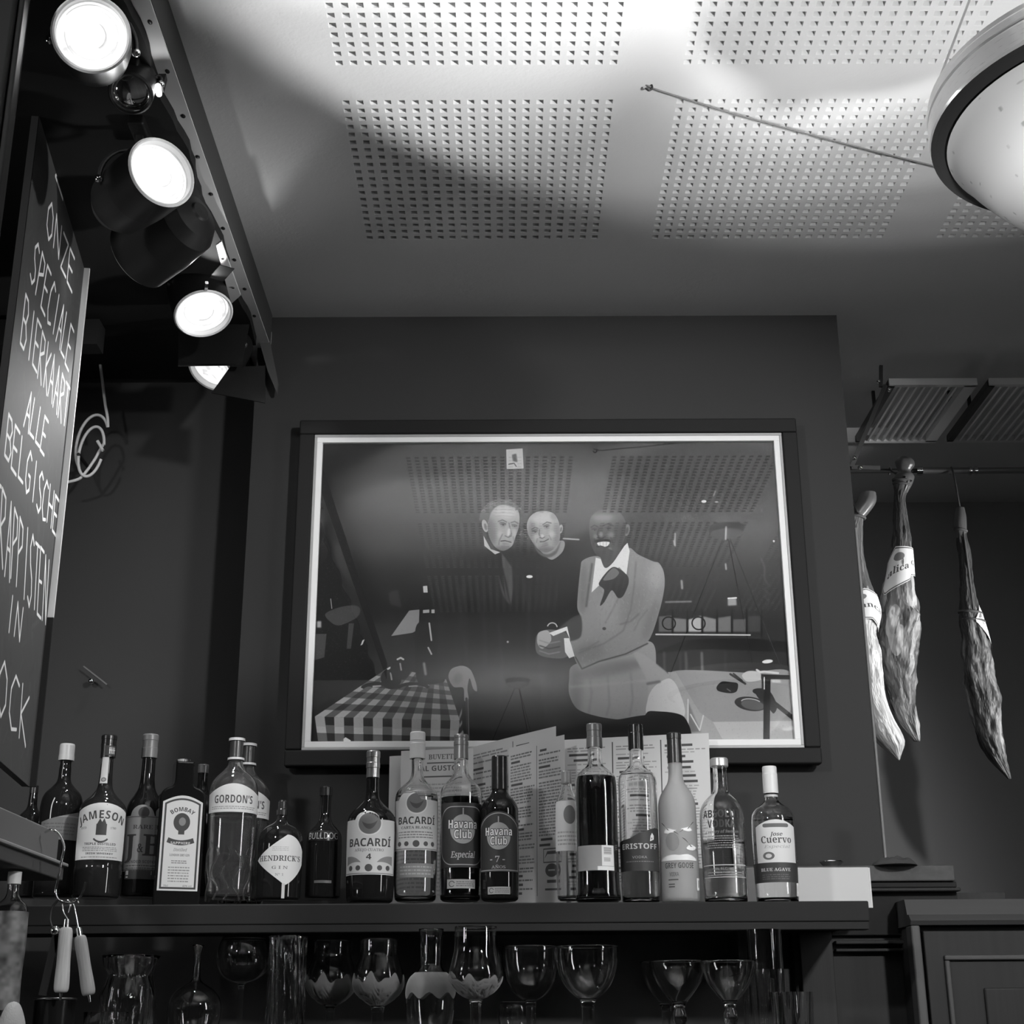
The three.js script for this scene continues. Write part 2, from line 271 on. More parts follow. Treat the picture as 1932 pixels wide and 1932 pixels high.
function spotCan({ label, pos, dir, r = 0.05, len = 0.13, lit = 0, cone = 0.9, mount = true, inner = litRing, flare = 0, lens = true, group, recess = 0.01, soft = 1.6 }) {
  const t = thing('track_lamp', label, 'spotlight', pos.clone(), group), q = new THREE.Quaternion().setFromUnitVectors(V(0, 1, 0), dir);
  // own axis along +y: the mouth at y = 0, the closed back at y = -len
  const k = new THREE.Group(); void k;
  const put = (g) => g.applyQuaternion(q);
  mesh('can', put(turned([[r * 0.25, -len - 0.012], [r * 0.7, -len], [r * 0.92, -len * 0.85], [r, -len * 0.45], [r, 0]], 48)), M.can, t);
  mesh('rim', put(turned([[r, 0], [r - 0.003, 0.003], [r - 0.006, 0.001]], 48)), lit ? inner : M.can, t);
  mesh('inner_wall', put(turned([[r - 0.006, 0.001], [r - 0.0065, -recess], [r - 0.0075, -recess - 0.002], [r - 0.0085, -len * 0.5]], 48)), lit ? inner : M.chrome, t);
  mesh('back_cap', put(turned([[0, -len - 0.016], [r * 0.25, -len - 0.015], [r * 0.3, -len - 0.01]], 32)), M.blackMetal, t);
  if (lens) {
    const L = lathe([[0.0001, -recess + 0.004], [r * 0.3, -recess + 0.003], [r * 0.6, -recess], [r - 0.0072, -recess - 0.004]], 48);
    const p = L.attributes.position, u = L.attributes.uv; for (let i = 0; i < p.count; i++) u.setXY(i, 0.5 + p.getX(i) / (2 * r), 0.5 + p.getZ(i) / (2 * r));
    mesh('lamp_lens', put(L), lit ? litLens : deadLens, t);
  }
  if (mount) { // yoke and rod up to the track board under the beam
    const side = dir.clone().cross(V(0, 1, 0)).normalize(), c = dir.clone().multiplyScalar(-len * 0.55), up = V(0, 1, 0), R = r + 0.006;
    const top = BEAMY - 0.022 - pos.y;
    const arc = []; for (let i = 0; i <= 12; i++) { const a = Math.PI * i / 12; arc.push(c.clone().addScaledVector(side, R * Math.cos(a)).addScaledVector(up, Math.min(top - c.y - 0.012, (R + 0.012) * Math.sin(a)))); }
    mesh('yoke', tube(arc, 0.004, 24, 6), M.blackMetal, t);
    const a = c.clone().addScaledVector(up, Math.min(top - c.y - 0.012, R + 0.012)), b = V(a.x, top, a.z);
    if (b.y - a.y > 0.004) mesh('rod', bar(a, b, 0.012, 0.012, V(1, 0, 0)), M.blackMetal, t);
    mesh('track_adapter', box(0.028, 0.02, 0.075, b.x, top - 0.0095, b.z, 0.004), M.can, t);
    for (const s of [-1, 1]) mesh('yoke_knob', new THREE.SphereGeometry(0.007, 10, 8).translate(c.x + side.x * R * s, c.y + side.y * R * s, c.z + side.z * R * s), M.chrome, t);
  }
  if (lit) {
    const s = new THREE.SpotLight(0xffffff, lit, 0, cone, 0.5, 2);
    s.position.copy(dir.clone().multiplyScalar(-recess + 0.007)); s.castShadow = true; s.shadow.radius = soft; s.name = 'lamp_beam';
    const target = new THREE.Object3D(); target.position.copy(dir.clone().multiplyScalar(1)); t.add(target); s.target = target; t.add(s);
  }
  return t;
}
const G1 = 'black track lamps on the beam';
spotCan({ label: 'burning round spotlight at the top left corner, largest and nearest of the track lamps', pos: at(172, 64, 1.78), dir: camDir(0.24, -0.06, 0.97), r: 0.0575, len: 0.13, lit: LIGHT.trackLamps, group: G1 });
spotCan({ label: 'unlit spotlight with a mirror-like lens between the two upper burning lamps', pos: at(246, 176, 1.97), dir: camDir(0.05, -0.62, 0.78), r: 0.036, len: 0.075, recess: 0.004, group: G1 });
spotCan({ label: 'burning spotlight turned right, second burning lamp from the top', pos: at(305, 325, 2.08), dir: camDir(0.66, 0.2, 0.72), r: 0.0605, len: 0.17, lit: LIGHT.trackLamps, group: G1 });
spotCan({ label: 'long black spotlight seen from behind, turned left towards the chalkboard', pos: at(262, 482, 2.42), dir: camDir(-0.79, -0.4, -0.46), r: 0.068, len: 0.155, lit: LIGHT.boardLamp, cone: 0.62, group: G1 });
{
  const p = at(384, 592, 2.70), t = spotCan({ label: 'burning spotlight tilted down right beside the white plate under the beam', pos: p, dir: camDir(0.32, -0.7, 0.64), r: 0.0613, len: 0.16, lit: LIGHT.trackLamps, group: G1 });
  // its holder is open at the back: light leaks up past the beam on to the ceiling, shaded on one side by a flag
  const v = V(-0.60, 2.87, -2.60), q = v.clone().sub(p), up = V(0.17, 0.16, 0.2).normalize();
  mesh('vent_lamp', box(0.006, 0.004, 0.006, q.x, q.y, q.z, 0.001), new THREE.MeshPhysicalMaterial({ color: grey(0.8), emissive: 0xffffff, emissiveIntensity: 0.5 }), t);
  const l = new THREE.SpotLight(0xffffff, LIGHT.leak, 0, 1.25, 0.4); l.position.copy(q).add(V(0, 0.005, 0)); l.castShadow = true; l.shadow.radius = 0.15; l.name = 'vent_light'; const g = new THREE.Object3D(); g.position.copy(q).add(up); t.add(g); l.target = g; t.add(l);
  const S = l.position, A = V(-0.492, CEIL, -2.605).sub(p).sub(S), B = V(-0.278, CEIL, -2.258).sub(p).sub(S), k = 0.1, e0 = S.clone().addScaledVector(A, k).addScaledVector(A.clone().sub(B).setY(0).normalize(), 0.02), e1 = S.clone().addScaledVector(B, k), out = V(0.847, 0, -0.531).multiplyScalar(0.03);
  const fs = new THREE.Shape([e0, e1, e1.clone().add(out), e0.clone().add(out)].map((w) => new THREE.Vector2(w.x, -w.z)));
  mesh('vent_flag', new THREE.ExtrudeGeometry(fs, { depth: 0.0015, bevelEnabled: false }).rotateX(-Math.PI / 2).translate(0, e0.y, 0), M.can, t);
  mesh('vent_arm', bar(q.clone().add(V(0, -0.008, 0)), V(0, 0.05, 0), 0.006, 0.006, V(1, 0, 0)), M.blackMetal, t);
}
{
  const p = at(398, 700, 2.93);
  const t = spotCan({ label: 'lowest burning spotlight, its light cut by a dark flap above the lens', pos: p, dir: camDir(-0.3, -0.66, 0.69), r: 0.0553, len: 0.13, lit: LIGHT.trackLamps, group: G1 });
  const l = (px, py, D) => at(px, py, D).sub(p), b = [l(336, 690, 2.855), l(456, 688, 2.855), l(470, 612, 2.855), l(337, 612, 2.855)];
  const s = new THREE.Shape(b.map((v) => new THREE.Vector2(v.x, v.y)));
  mesh('barn_door', new THREE.ExtrudeGeometry(s, { depth: 0.003, bevelEnabled: false }).translate(0, 0, 0.072), M.can, t);
  mesh('barn_door_edge', bar(l(336, 689.5, 2.852), l(456, 688, 2.852), 0.0036, 0.003), M.steel, t);
  const e = [l(434, 692, 2.88), l(500, 690, 2.88), l(500, 760, 2.88), l(399, 741, 2.88)];
  mesh('barn_door', new THREE.ExtrudeGeometry(new THREE.Shape(e.map((v) => new THREE.Vector2(v.x, v.y))), { depth: 0.003, bevelEnabled: false }).translate(0, 0, 0.047), M.can, t);
}
// two small fittings at the track outside the frame whose light the ceiling and the hams show
{
  const p = at(299, 170, 1.99), t = thing('bare_bulb', 'small bare burning bulb tucked under the beam beside the unlit spotlight', 'bulb', p);
  mesh('lamp_bulb', new THREE.CapsuleGeometry(0.005, 0.012, 6, 12).rotateX(0.9), new THREE.MeshPhysicalMaterial({ color: grey(0.8), emissive: 0xffffff, emissiveIntensity: 2.5 }), t);
  mesh('socket', bar(V(0, 0.006, -0.006), V(0, BEAMY - 0.022 - p.y, -0.02), 0.012, 0.012, V(1, 0, 0)), M.can, t);
  const l = new THREE.PointLight(0xffffff, LIGHT.bareBulb); l.castShadow = true; l.shadow.radius = 0.2; l.name = 'bulb_light'; t.add(l);
}
spotCan({ label: 'spotlight on the right wall lighting the hams from the side', pos: V(2.4, 2.15, -3.05), dir: V(0.95, 2.4, -3.62).sub(V(2.4, 2.15, -3.05)).normalize(), r: 0.05, len: 0.12, lit: LIGHT.hamSpot, cone: 0.4, mount: false });
const aimed = (label, p, to, I, cone, group, soft = 5, r = 0.05) => { const t = spotCan({ label, pos: p, dir: to.clone().sub(p).normalize(), r, len: 0.12, lit: I, cone, mount: false, group, soft }); return t; };
for (const [x, z, w, label] of [[-1.55, 0.1, 0.8, 'ceiling spotlight over the guests at the left, aimed at the bottles'], [1.6, 0.1, 1.2, 'ceiling spotlight over the guests at the right, aimed at the bottles']]) {
  const t = aimed(label, V(x, CEIL - 0.12, z), V(x * 0.12, 1.95, -2.9), LIGHT.roomSpots * w, 0.42, 'ceiling spotlights over the guests', 5, 0.1);
  mesh('ceiling_rod', box(0.014, 0.14, 0.014, 0, 0.055, 0.05), M.blackMetal, t);
}
// two hooded strip lights, left and right of the bar outside the frame, tilted down: the bottles and glasses mirror them as upright glints
RectAreaLightUniformsLib.init();
for (const [p, n, w, h, k, label] of [[V(-1.75, 2.1, -1.75), V(0.74, -0.62, -0.25), 0.18, 1.1, 1, 'hooded strip light at the left of the bar, outside the picture'], [V(2.1, 2.15, -1.35), V(-0.74, -0.6, -0.3), 0.2, 1.1, 1.1, 'hooded strip light at the right of the bar, outside the picture']]) {
  const t = thing('strip_light', label, 'lamp', p, 'hooded strip lights beside the bar'); t.lookAt(p.clone().add(n));
  mesh('lamp_diffuser', box(w, h, 0.01, 0, 0, 0), new THREE.MeshPhysicalMaterial({ color: grey(0.8), roughness: 0.6, emissive: 0xffffff, emissiveIntensity: 1 }), t);
  mesh('hood', [box(w + 0.06, 0.02, 0.12, 0, h / 2 + 0.02, 0.02), box(w + 0.06, 0.02, 0.12, 0, -h / 2 - 0.02, 0.02), box(0.02, h + 0.06, 0.12, w / 2 + 0.02, 0, 0.02), box(0.02, h + 0.06, 0.12, -w / 2 - 0.02, 0, 0.02), box(w + 0.06, h + 0.06, 0.02, 0, 0, -0.04)], M.blackMetal, t);
  const l = new THREE.RectAreaLight(0xffffff, LIGHT.strips * k, w, h); l.position.set(0, 0, 0.012); l.rotation.y = Math.PI; l.name = 'strip_glow'; t.add(l);
}
aimed('small spotlight standing on the bar at the right, aimed up at the enamel bowl lamp', V(1.05, 1.2, -0.45), V(0.74, 2.42, -1.45), LIGHT.bowlSpot, 0.122);
aimed('wall spotlight at the right, aimed across the bar at the chalkboard', V(1.9, 1.75, -2.2), V(-0.83, 2.74, -2.42), LIGHT.boardSpot, 0.19);
// white plate screwed under the beam beside the third lamp
{
  const y = BEAMY - 0.024, q = [[408, 462], [418, 454], [454, 556], [436, 572]].map(([a, b]) => atY(a, b, y));
  const s = new THREE.Shape(q.map((p) => new THREE.Vector2(p.x, p.z)));
  const t = thing('mounting_plate', 'long white plate screwed to the underside of the beam', 'plate');
  mesh('plate', new THREE.ExtrudeGeometry(s, { depth: 0.004, bevelEnabled: false }).rotateX(Math.PI / 2).translate(0, y + 0.002, 0), M.white, t);
  for (const [a, b] of [[420, 485], [440, 540]]) { const p = atY(a, b, y); mesh('screw', cyl(0.003, 0.003, 0.003, 10).translate(p.x, y - 0.003, p.z), M.steel, t); }
}

// ---------------------------------------------------------------- pendant lamp at the right
{
  const R = 0.22, P = V(0.734, EYE + 1.013, -1.47);
  const t = thing('pendant_lamp', 'large speckled enamel bowl lamp hanging at the upper right, open at the top', 'pendant lamp', P, 'enamel bowl lamps');
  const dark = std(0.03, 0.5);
  // y = 0 is the lower edge of the rim band
  mesh('rim_band', turned([[R, 0], [R + 0.001, 0.004], [R + 0.0012, 0.028], [R - 0.0005, 0.031], [R + 0.001, 0.034], [R + 0.001, 0.043], [R - 0.001, 0.046], [R - 0.001, 0.052], [R - 0.004, 0.053], [R - 0.006, 0.0]], 96), M.enamel, t);
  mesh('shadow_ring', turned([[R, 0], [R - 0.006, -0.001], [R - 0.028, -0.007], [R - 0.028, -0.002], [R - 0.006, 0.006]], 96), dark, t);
  const bowl = [[R - 0.018, -0.0075], [R - 0.022, -0.012], [R - 0.034, -0.03], [R - 0.055, -0.058], [R - 0.09, -0.096], [R - 0.125, -0.14], [R - 0.155, -0.186], [R - 0.178, -0.222], [0.03, -0.24], [0.0001, -0.244]];
  mesh('bowl', lathe(smooth(bowl, 50), 96), M.enamel, t);
  mesh('bowl_lining', lathe(smooth(bowl, 50).map((p) => new THREE.Vector2(Math.max(0.0001, p.x - 0.003), p.y + 0.003)), 96), std(0.12, 0.5), t);
  mesh('finial', turned([[0.0001, -0.262], [0.01, -0.258], [0.014, -0.25], [0.018, -0.242], [0.03, -0.238]], 32), M.steel, t);
  for (let i = 0; i < 3; i++) { const a = 0.5 + i * 2.094; mesh('hanging_wire', bar(V((R - 0.004) * Math.sin(a), 0.05, (R - 0.004) * Math.cos(a)), V(0.012 * Math.sin(a), CEIL - P.y - 0.035, 0.012 * Math.cos(a)), 0.0025, 0.0025, V(1, 0, 0.3)), M.steel, t); }
  mesh('ceiling_rose', turned([[0.06, CEIL - P.y], [0.055, CEIL - P.y - 0.02], [0.02, CEIL - P.y - 0.04], [0.007, CEIL - P.y - 0.042]], 32), M.enamel, t);
  const bulbM = new THREE.MeshPhysicalMaterial({ color: grey(0.8), emissive: 0xffffff, emissiveIntensity: 4, roughness: 0.5 }), yb = -0.0606, bx = 0.027, bz = -0.003, tx = 0.69, tz = -0.72;
  mesh('bulb', new THREE.CapsuleGeometry(0.016, 0.08, 8, 20).rotateX(Math.PI / 2).rotateY(Math.atan2(tx, tz)).translate(bx, yb, bz), bulbM, t);
  mesh('lamp_holder', cyl(0.02, 0.024, 0.1, 20).translate(bx, yb - 0.075, bz), M.blackMetal, t);
  for (const k of [-0.028, 0, 0.028]) { const l = new THREE.PointLight(0xffffff, LIGHT.pendant / 3); l.position.set(bx + tx * k, yb, bz + tz * k); l.castShadow = true; l.shadow.radius = 0.25; l.name = 'bulb_light'; t.add(l); }
  for (const [x, y, z, w, sp] of [[-1.25, 0.7, -0.42, 2.9, 0.012], [-0.85, 0.66, -1.05, 0.5, 0.012], [0.15, 0.66, -1.25, 0.5, 0.032]]) for (const k of [-sp, sp]) {
    const l = new THREE.SpotLight(0xffffff, LIGHT.pendantSides * w / 2, 0, 0.6, 1); l.position.set(bx + tx * k, yb, bz + tz * k); l.castShadow = true; l.shadow.radius = 0.25; l.name = 'bulb_side_light';
    const g = new THREE.Object3D(); g.position.set(x, y + yb, z); t.add(g); l.target = g; t.add(l);
  }
}
// another bowl of the same kind hangs over the guests behind the viewer; the picture's glass and the bottles mirror the ceiling they light
for (const [x, z, w, label] of [[0.05, 0.75, 1, 'enamel bowl lamp behind the viewer, mirrored in the picture glass']]) {
  const src = scene.getObjectByName('pendant_lamp'), t = src.clone(); t.name = numbered('pendant_lamp'); t.position.set(x, src.position.y, z); tag(t, label, 'pendant lamp', 'enamel bowl lamps'); scene.add(t);
  for (const c of [...t.children]) if (c.isLight || !c.isMesh) t.remove(c);
  const l = new THREE.PointLight(0xffffff, LIGHT.roomBowls * w); l.position.set(0.027, -0.0606, -0.01); l.castShadow = true; l.shadow.radius = 0.7; l.name = 'bulb_light'; t.add(l);
}
// thin cable strung under the ceiling, hooked up at the picture's middle
{
  const a = atY(1224, 160, CEIL), b = atY(2160, 392, CEIL), pts = [];
  for (let i = 0; i <= 14; i++) { const k = i / 14; pts.push(a.clone().lerp(b, k).add(V(0, -0.004 - 0.035 * 4 * k * (1 - k) * 0.4 - 0.006 * Math.min(1, k * 9), 0))); }
  const t = thing('ceiling_cable', 'thin dark cable strung under the perforated ceiling from a small hook to the lamp side', 'cable', V(0, 0, 0));
  mesh('cable', tube([a.clone().add(V(-0.01, 0.004, 0)), ...pts], 0.0016, 60, 6), std(0.14, 0.6), t);
  mesh('hook', tube([a.clone().add(V(0.004, 0.003, 0)), a.clone().add(V(0.006, -0.006, 0)), a.clone().add(V(0, -0.012, 0)), a.clone().add(V(-0.006, -0.007, 0))], 0.0018, 16, 6), M.blackMetal, t);
  mesh('hook', tube([b.clone().add(V(0.004, 0.003, 0)), b.clone().add(V(0.006, -0.006, 0)), b.clone().add(V(0, -0.012, 0))], 0.0018, 16, 6), M.blackMetal, t);
}

// ---------------------------------------------------------------- chalkboard at the left
const BD = (() => { const d = ray(585, 1945); d.y = 0; return d.normalize(); })(), BP = at(143, 650, 2.64), BN = V(-BD.z, 0, BD.x);
const onBoard = (px, py) => { const r = ray(px, py), t = BP.clone().sub(ORIGIN).dot(BN) / r.dot(BN); return r.multiplyScalar(t).add(ORIGIN); };
{
  const W = 0.528, y0 = 1.87, y1 = 3.0, H = y1 - y0, S = 1400; // board-local: s runs away from the camera, 0 at the far edge
  const uv = (px, py) => { const p = onBoard(px, py); return [(p.clone().sub(BP).dot(BD) + W) * S, (y1 - p.y) * S]; };
  const SW = 0.0066 * S;
  const FONT = { // one-stroke capitals in a unit box, x right, y down
    A: [[0, 1, .5, 0, 1, 1], [.2, .62, .8, .62]], B: [[0, 0, 0, 1, .7, 1, .95, .75, .6, .5, 0, .48], [0, 0, .6, .02, .85, .25, .6, .48]], C: [[.95, .1, .5, 0, .1, .3, .05, .75, .4, 1, .95, .92]], E: [[.9, 0, 0, 0, 0, 1, .95, 1], [0, .5, .7, .48]],
    G: [[.9, .12, .5, 0, .1, .3, .08, .75, .45, 1, .9, .85, .9, .55, .55, .55]], H: [[0, 0, 0, 1], [.95, 0, .95, 1], [0, .5, .95, .48]], I: [[.5, 0, .5, 1]], K: [[.1, 0, .1, 1], [.95, .1, .12, .55, .9, 1.05]], L: [[.05, 0, .05, 1, .95, .98]],
    N: [[0, 1, .05, 0, .9, 1, .95, 0]], O: [[.5, 0, .1, .3, .08, .75, .5, 1, .9, .72, .88, .25, .5, 0]], P: [[.05, 1, .05, 0, .8, .08, .85, .35, .1, .52]], R: [[.05, 1, .05, 0, .8, .06, .85, .32, .1, .5, .9, 1]], S: [[.9, .1, .5, 0, .12, .2, .3, .42, .75, .6, .85, .82, .5, 1, .05, .9]],
    T: [[0, .02, 1, 0], [.5, 0, .5, 1]], Z: [[.05, 0, .95, .02, .05, 1, .98, .98]],
  };
  const word = (g, str, [ax, ay], [bx, by], [cx, cy], ov = 0.8) => { // a: top left, b: top right, c: bottom left, in pixels of the photograph
    const A = uv(ax, ay), B = uv(bx, by), C = uv(cx, cy), n = str.length;
    [...str].forEach((ch, i) => {
      const j = () => rr(-0.05, 0.05), dx = j(), dy = j() * 0.8, hs = 1 + j();
      for (const st of FONT[ch] ?? []) { g.beginPath(); for (let k = 0; k < st.length; k += 2) { const u = (i + st[k] * ov + dx) / n, v = st[k + 1] * hs + dy * 0.5; const X = A[0] + (B[0] - A[0]) * u + (C[0] - A[0]) * v, Y = A[1] + (B[1] - A[1]) * u + (C[1] - A[1]) * v; k ? g.lineTo(X, Y) : g.moveTo(X, Y); } g.stroke(); }
    });
  };
  const t1 = tex(W * S, H * S, (g, w, h) => {
    g.fillStyle = '#424242'; g.fillRect(0, 0, w, h); seed = 21;
    for (let i = 0; i < 420; i++) { g.strokeStyle = `rgba(${rnd() < 0.6 ? '150,150,150' : '20,20,20'},${rr(0.02, 0.07)})`; g.lineWidth = rr(3, 22); g.beginPath(); const x = rr(0, w), y = rr(0, h); g.moveTo(x, y); g.lineTo(x + rr(-90, 90), y + rr(-50, 120)); g.stroke(); }
    g.strokeStyle = '#efefef'; g.lineWidth = SW; g.lineCap = g.lineJoin = 'round'; seed = 22;
    g.beginPath(); [[112, 292], [119, 316], [104, 332], [118, 376]].forEach((p, i) => { const q = uv(...p); i ? g.lineTo(...q) : g.moveTo(...q); }); g.stroke();
    word(g, 'ONZE', [92, 372], [143, 494], [86, 438]); word(g, 'SPECIALE', [68, 450], [141, 630], [55, 528]); word(g, 'BIERKAART', [48, 556], [133, 738], [38, 645]);
    word(g, 'ALLE', [54, 733], [94, 800], [44, 800]); word(g, 'BELGISCHE', [16, 782], [113, 948], [8, 862]); word(g, 'TRAPPISTEN', [-8, 905], [94, 1060], [-16, 1050]);
    word(g, 'IN', [18, 1118], [46, 1150], [11, 1185]); word(g, 'STOCK', [-48, 1180], [60, 1310], [-56, 1290]);
  });
  const t = thing('chalkboard', 'tall narrow chalkboard with handwritten white capitals about beers, at the left', 'chalkboard', BP.clone());
  const ang = Math.atan2(-BD.z, BD.x); // turn local +x onto BD
  const loc = (g) => g.rotateY(ang);
  const face = new THREE.PlaneGeometry(W, H).translate(-W / 2, (y0 + y1) / 2 - BP.y, 0.0005); // local z points to BN
  const flip = BD.clone().cross(V(0, 1, 0)).dot(BN) > 0; void flip;
  mesh('writing_surface', loc(face), new THREE.MeshPhysicalMaterial({ map: t1, roughness: 0.75 }), t);
  mesh('board', loc(box(W, H, 0.012, -W / 2, (y0 + y1) / 2 - BP.y, -0.0065)), M.black, t);
  mesh('edge_strip', loc(box(0.006, H * 0.72, 0.016, 0.003, y1 - H * 0.36 - BP.y, 0.004, 0.001)), M.white, t);
  mesh('edge_strip', loc(box(0.006, H * 0.28, 0.016, 0.003, y0 + H * 0.14 - BP.y, 0.004, 0.001)), M.black, t);
  mesh('wall_strut', box2([-0.5, 0.1, -0.25], [-0.02, 0.16, -0.2]), M.black, t); mesh('ceiling_strut', box2([-0.07, 0.2, -0.12], [-0.02, CEIL - BP.y, -0.07]), M.black, t);
  // the tall dark post in front of it, at the picture edge
  const p = thing('dark_post', 'dark upright post with fine grooves at the left picture edge before the chalkboard', 'post', V(at(20, 600, 1.72).x - 0.05, 0, -1.72));
  mesh('shaft', box2([-0.1, 0, -0.03], [0.012, CEIL, 0.03], 0.004), M.black, p);
  mesh('bead', box2([0.012, 0, 0.0], [0.022, CEIL, 0.02], 0.003), M.black, p); mesh('bead', box2([-0.025, 0, 0.028], [-0.015, CEIL, 0.036], 0.003), M.darkWood, p);
}

// ---------------------------------------------------------------- cables on the dark wall at the left
{
  const D = 3.1, P = (x, y, d = D) => at(x, y, d);
  const coil = thing('cable_coil', 'coiled white cable hanging on the dark wall behind the chalkboard', 'cable');
  const ring = (cx, cy, a, b, tilt, n0, n1) => { const l = []; for (let i = 0; i <= 30; i++) { const t = n0 + (n1 - n0) * i / 30, x = a * Math.cos(t), y = b * Math.sin(t); l.push(P(cx + x * Math.cos(tilt) - y * Math.sin(tilt), cy + x * Math.sin(tilt) + y * Math.cos(tilt), D - 0.006 * Math.sin(t * 0.5))); } return l; };
  mesh('loop', tube([P(186, 660), P(192, 710), P(199, 765), P(203, 790), ...ring(174, 838, 29, 56, 0.22, -0.7, -4.2)], 0.0035, 90, 8), M.cable, coil);
  mesh('loop', tube(ring(172, 852, 22, 48, 0.25, 0.2, 5.9), 0.0035, 70, 8), M.cable, coil);
  mesh('loop', tube([P(195, 838), P(188, 850), P(178, 868), P(160, 893), P(150, 903), P(118, 912)], 0.0035, 40, 8), M.cable, coil);
  mesh('tie', tube([P(184, 832, D - 0.01), P(194, 850, D - 0.012)], 0.004, 8, 6), M.cable, coil);
  mesh('nail', cyl(0.004, 0.004, 0.12, 8).rotateX(Math.PI / 2).translate(P(150, 860).x, P(150, 860).y, -D - 0.05), M.blackMetal, coil);
  tag(mesh('wall_cable', tube([P(158, 590, 3.12), P(200, 605, 3.13), P(240, 622, 3.13), P(290, 640, 3.13), P(326, 656, 3.13)], 0.0022, 40, 6), std(0.4, 0.5)), 'thin cable slanting down to the lowest track lamp', 'cable');
  tag(mesh('wall_cable', tube([P(150, 624, 3.14), P(200, 625, 3.14), P(238, 632, 3.14), P(262, 628, 3.14)], 0.0022, 40, 6), std(0.2, 0.5)), 'short dark cable level beside the chalkboard edge', 'cable');
  const k = thing('wall_hook', 'small metal hook with a round knob on the dark wall above the left bottles', 'hook', P(172, 1285, 3.18));
  mesh('knob', new THREE.SphereGeometry(0.007, 16, 12), M.chrome, k); mesh('shank', cyl(0.003, 0.003, 0.03, 8).rotateX(Math.PI / 2).translate(0, 0, -0.012), M.steel, k);
  mesh('arm', bar(V(-0.02, 0.034, 0), V(0.036, -0.008, 0), 0.002, 0.003), std(0.1, 0.5), k);
}

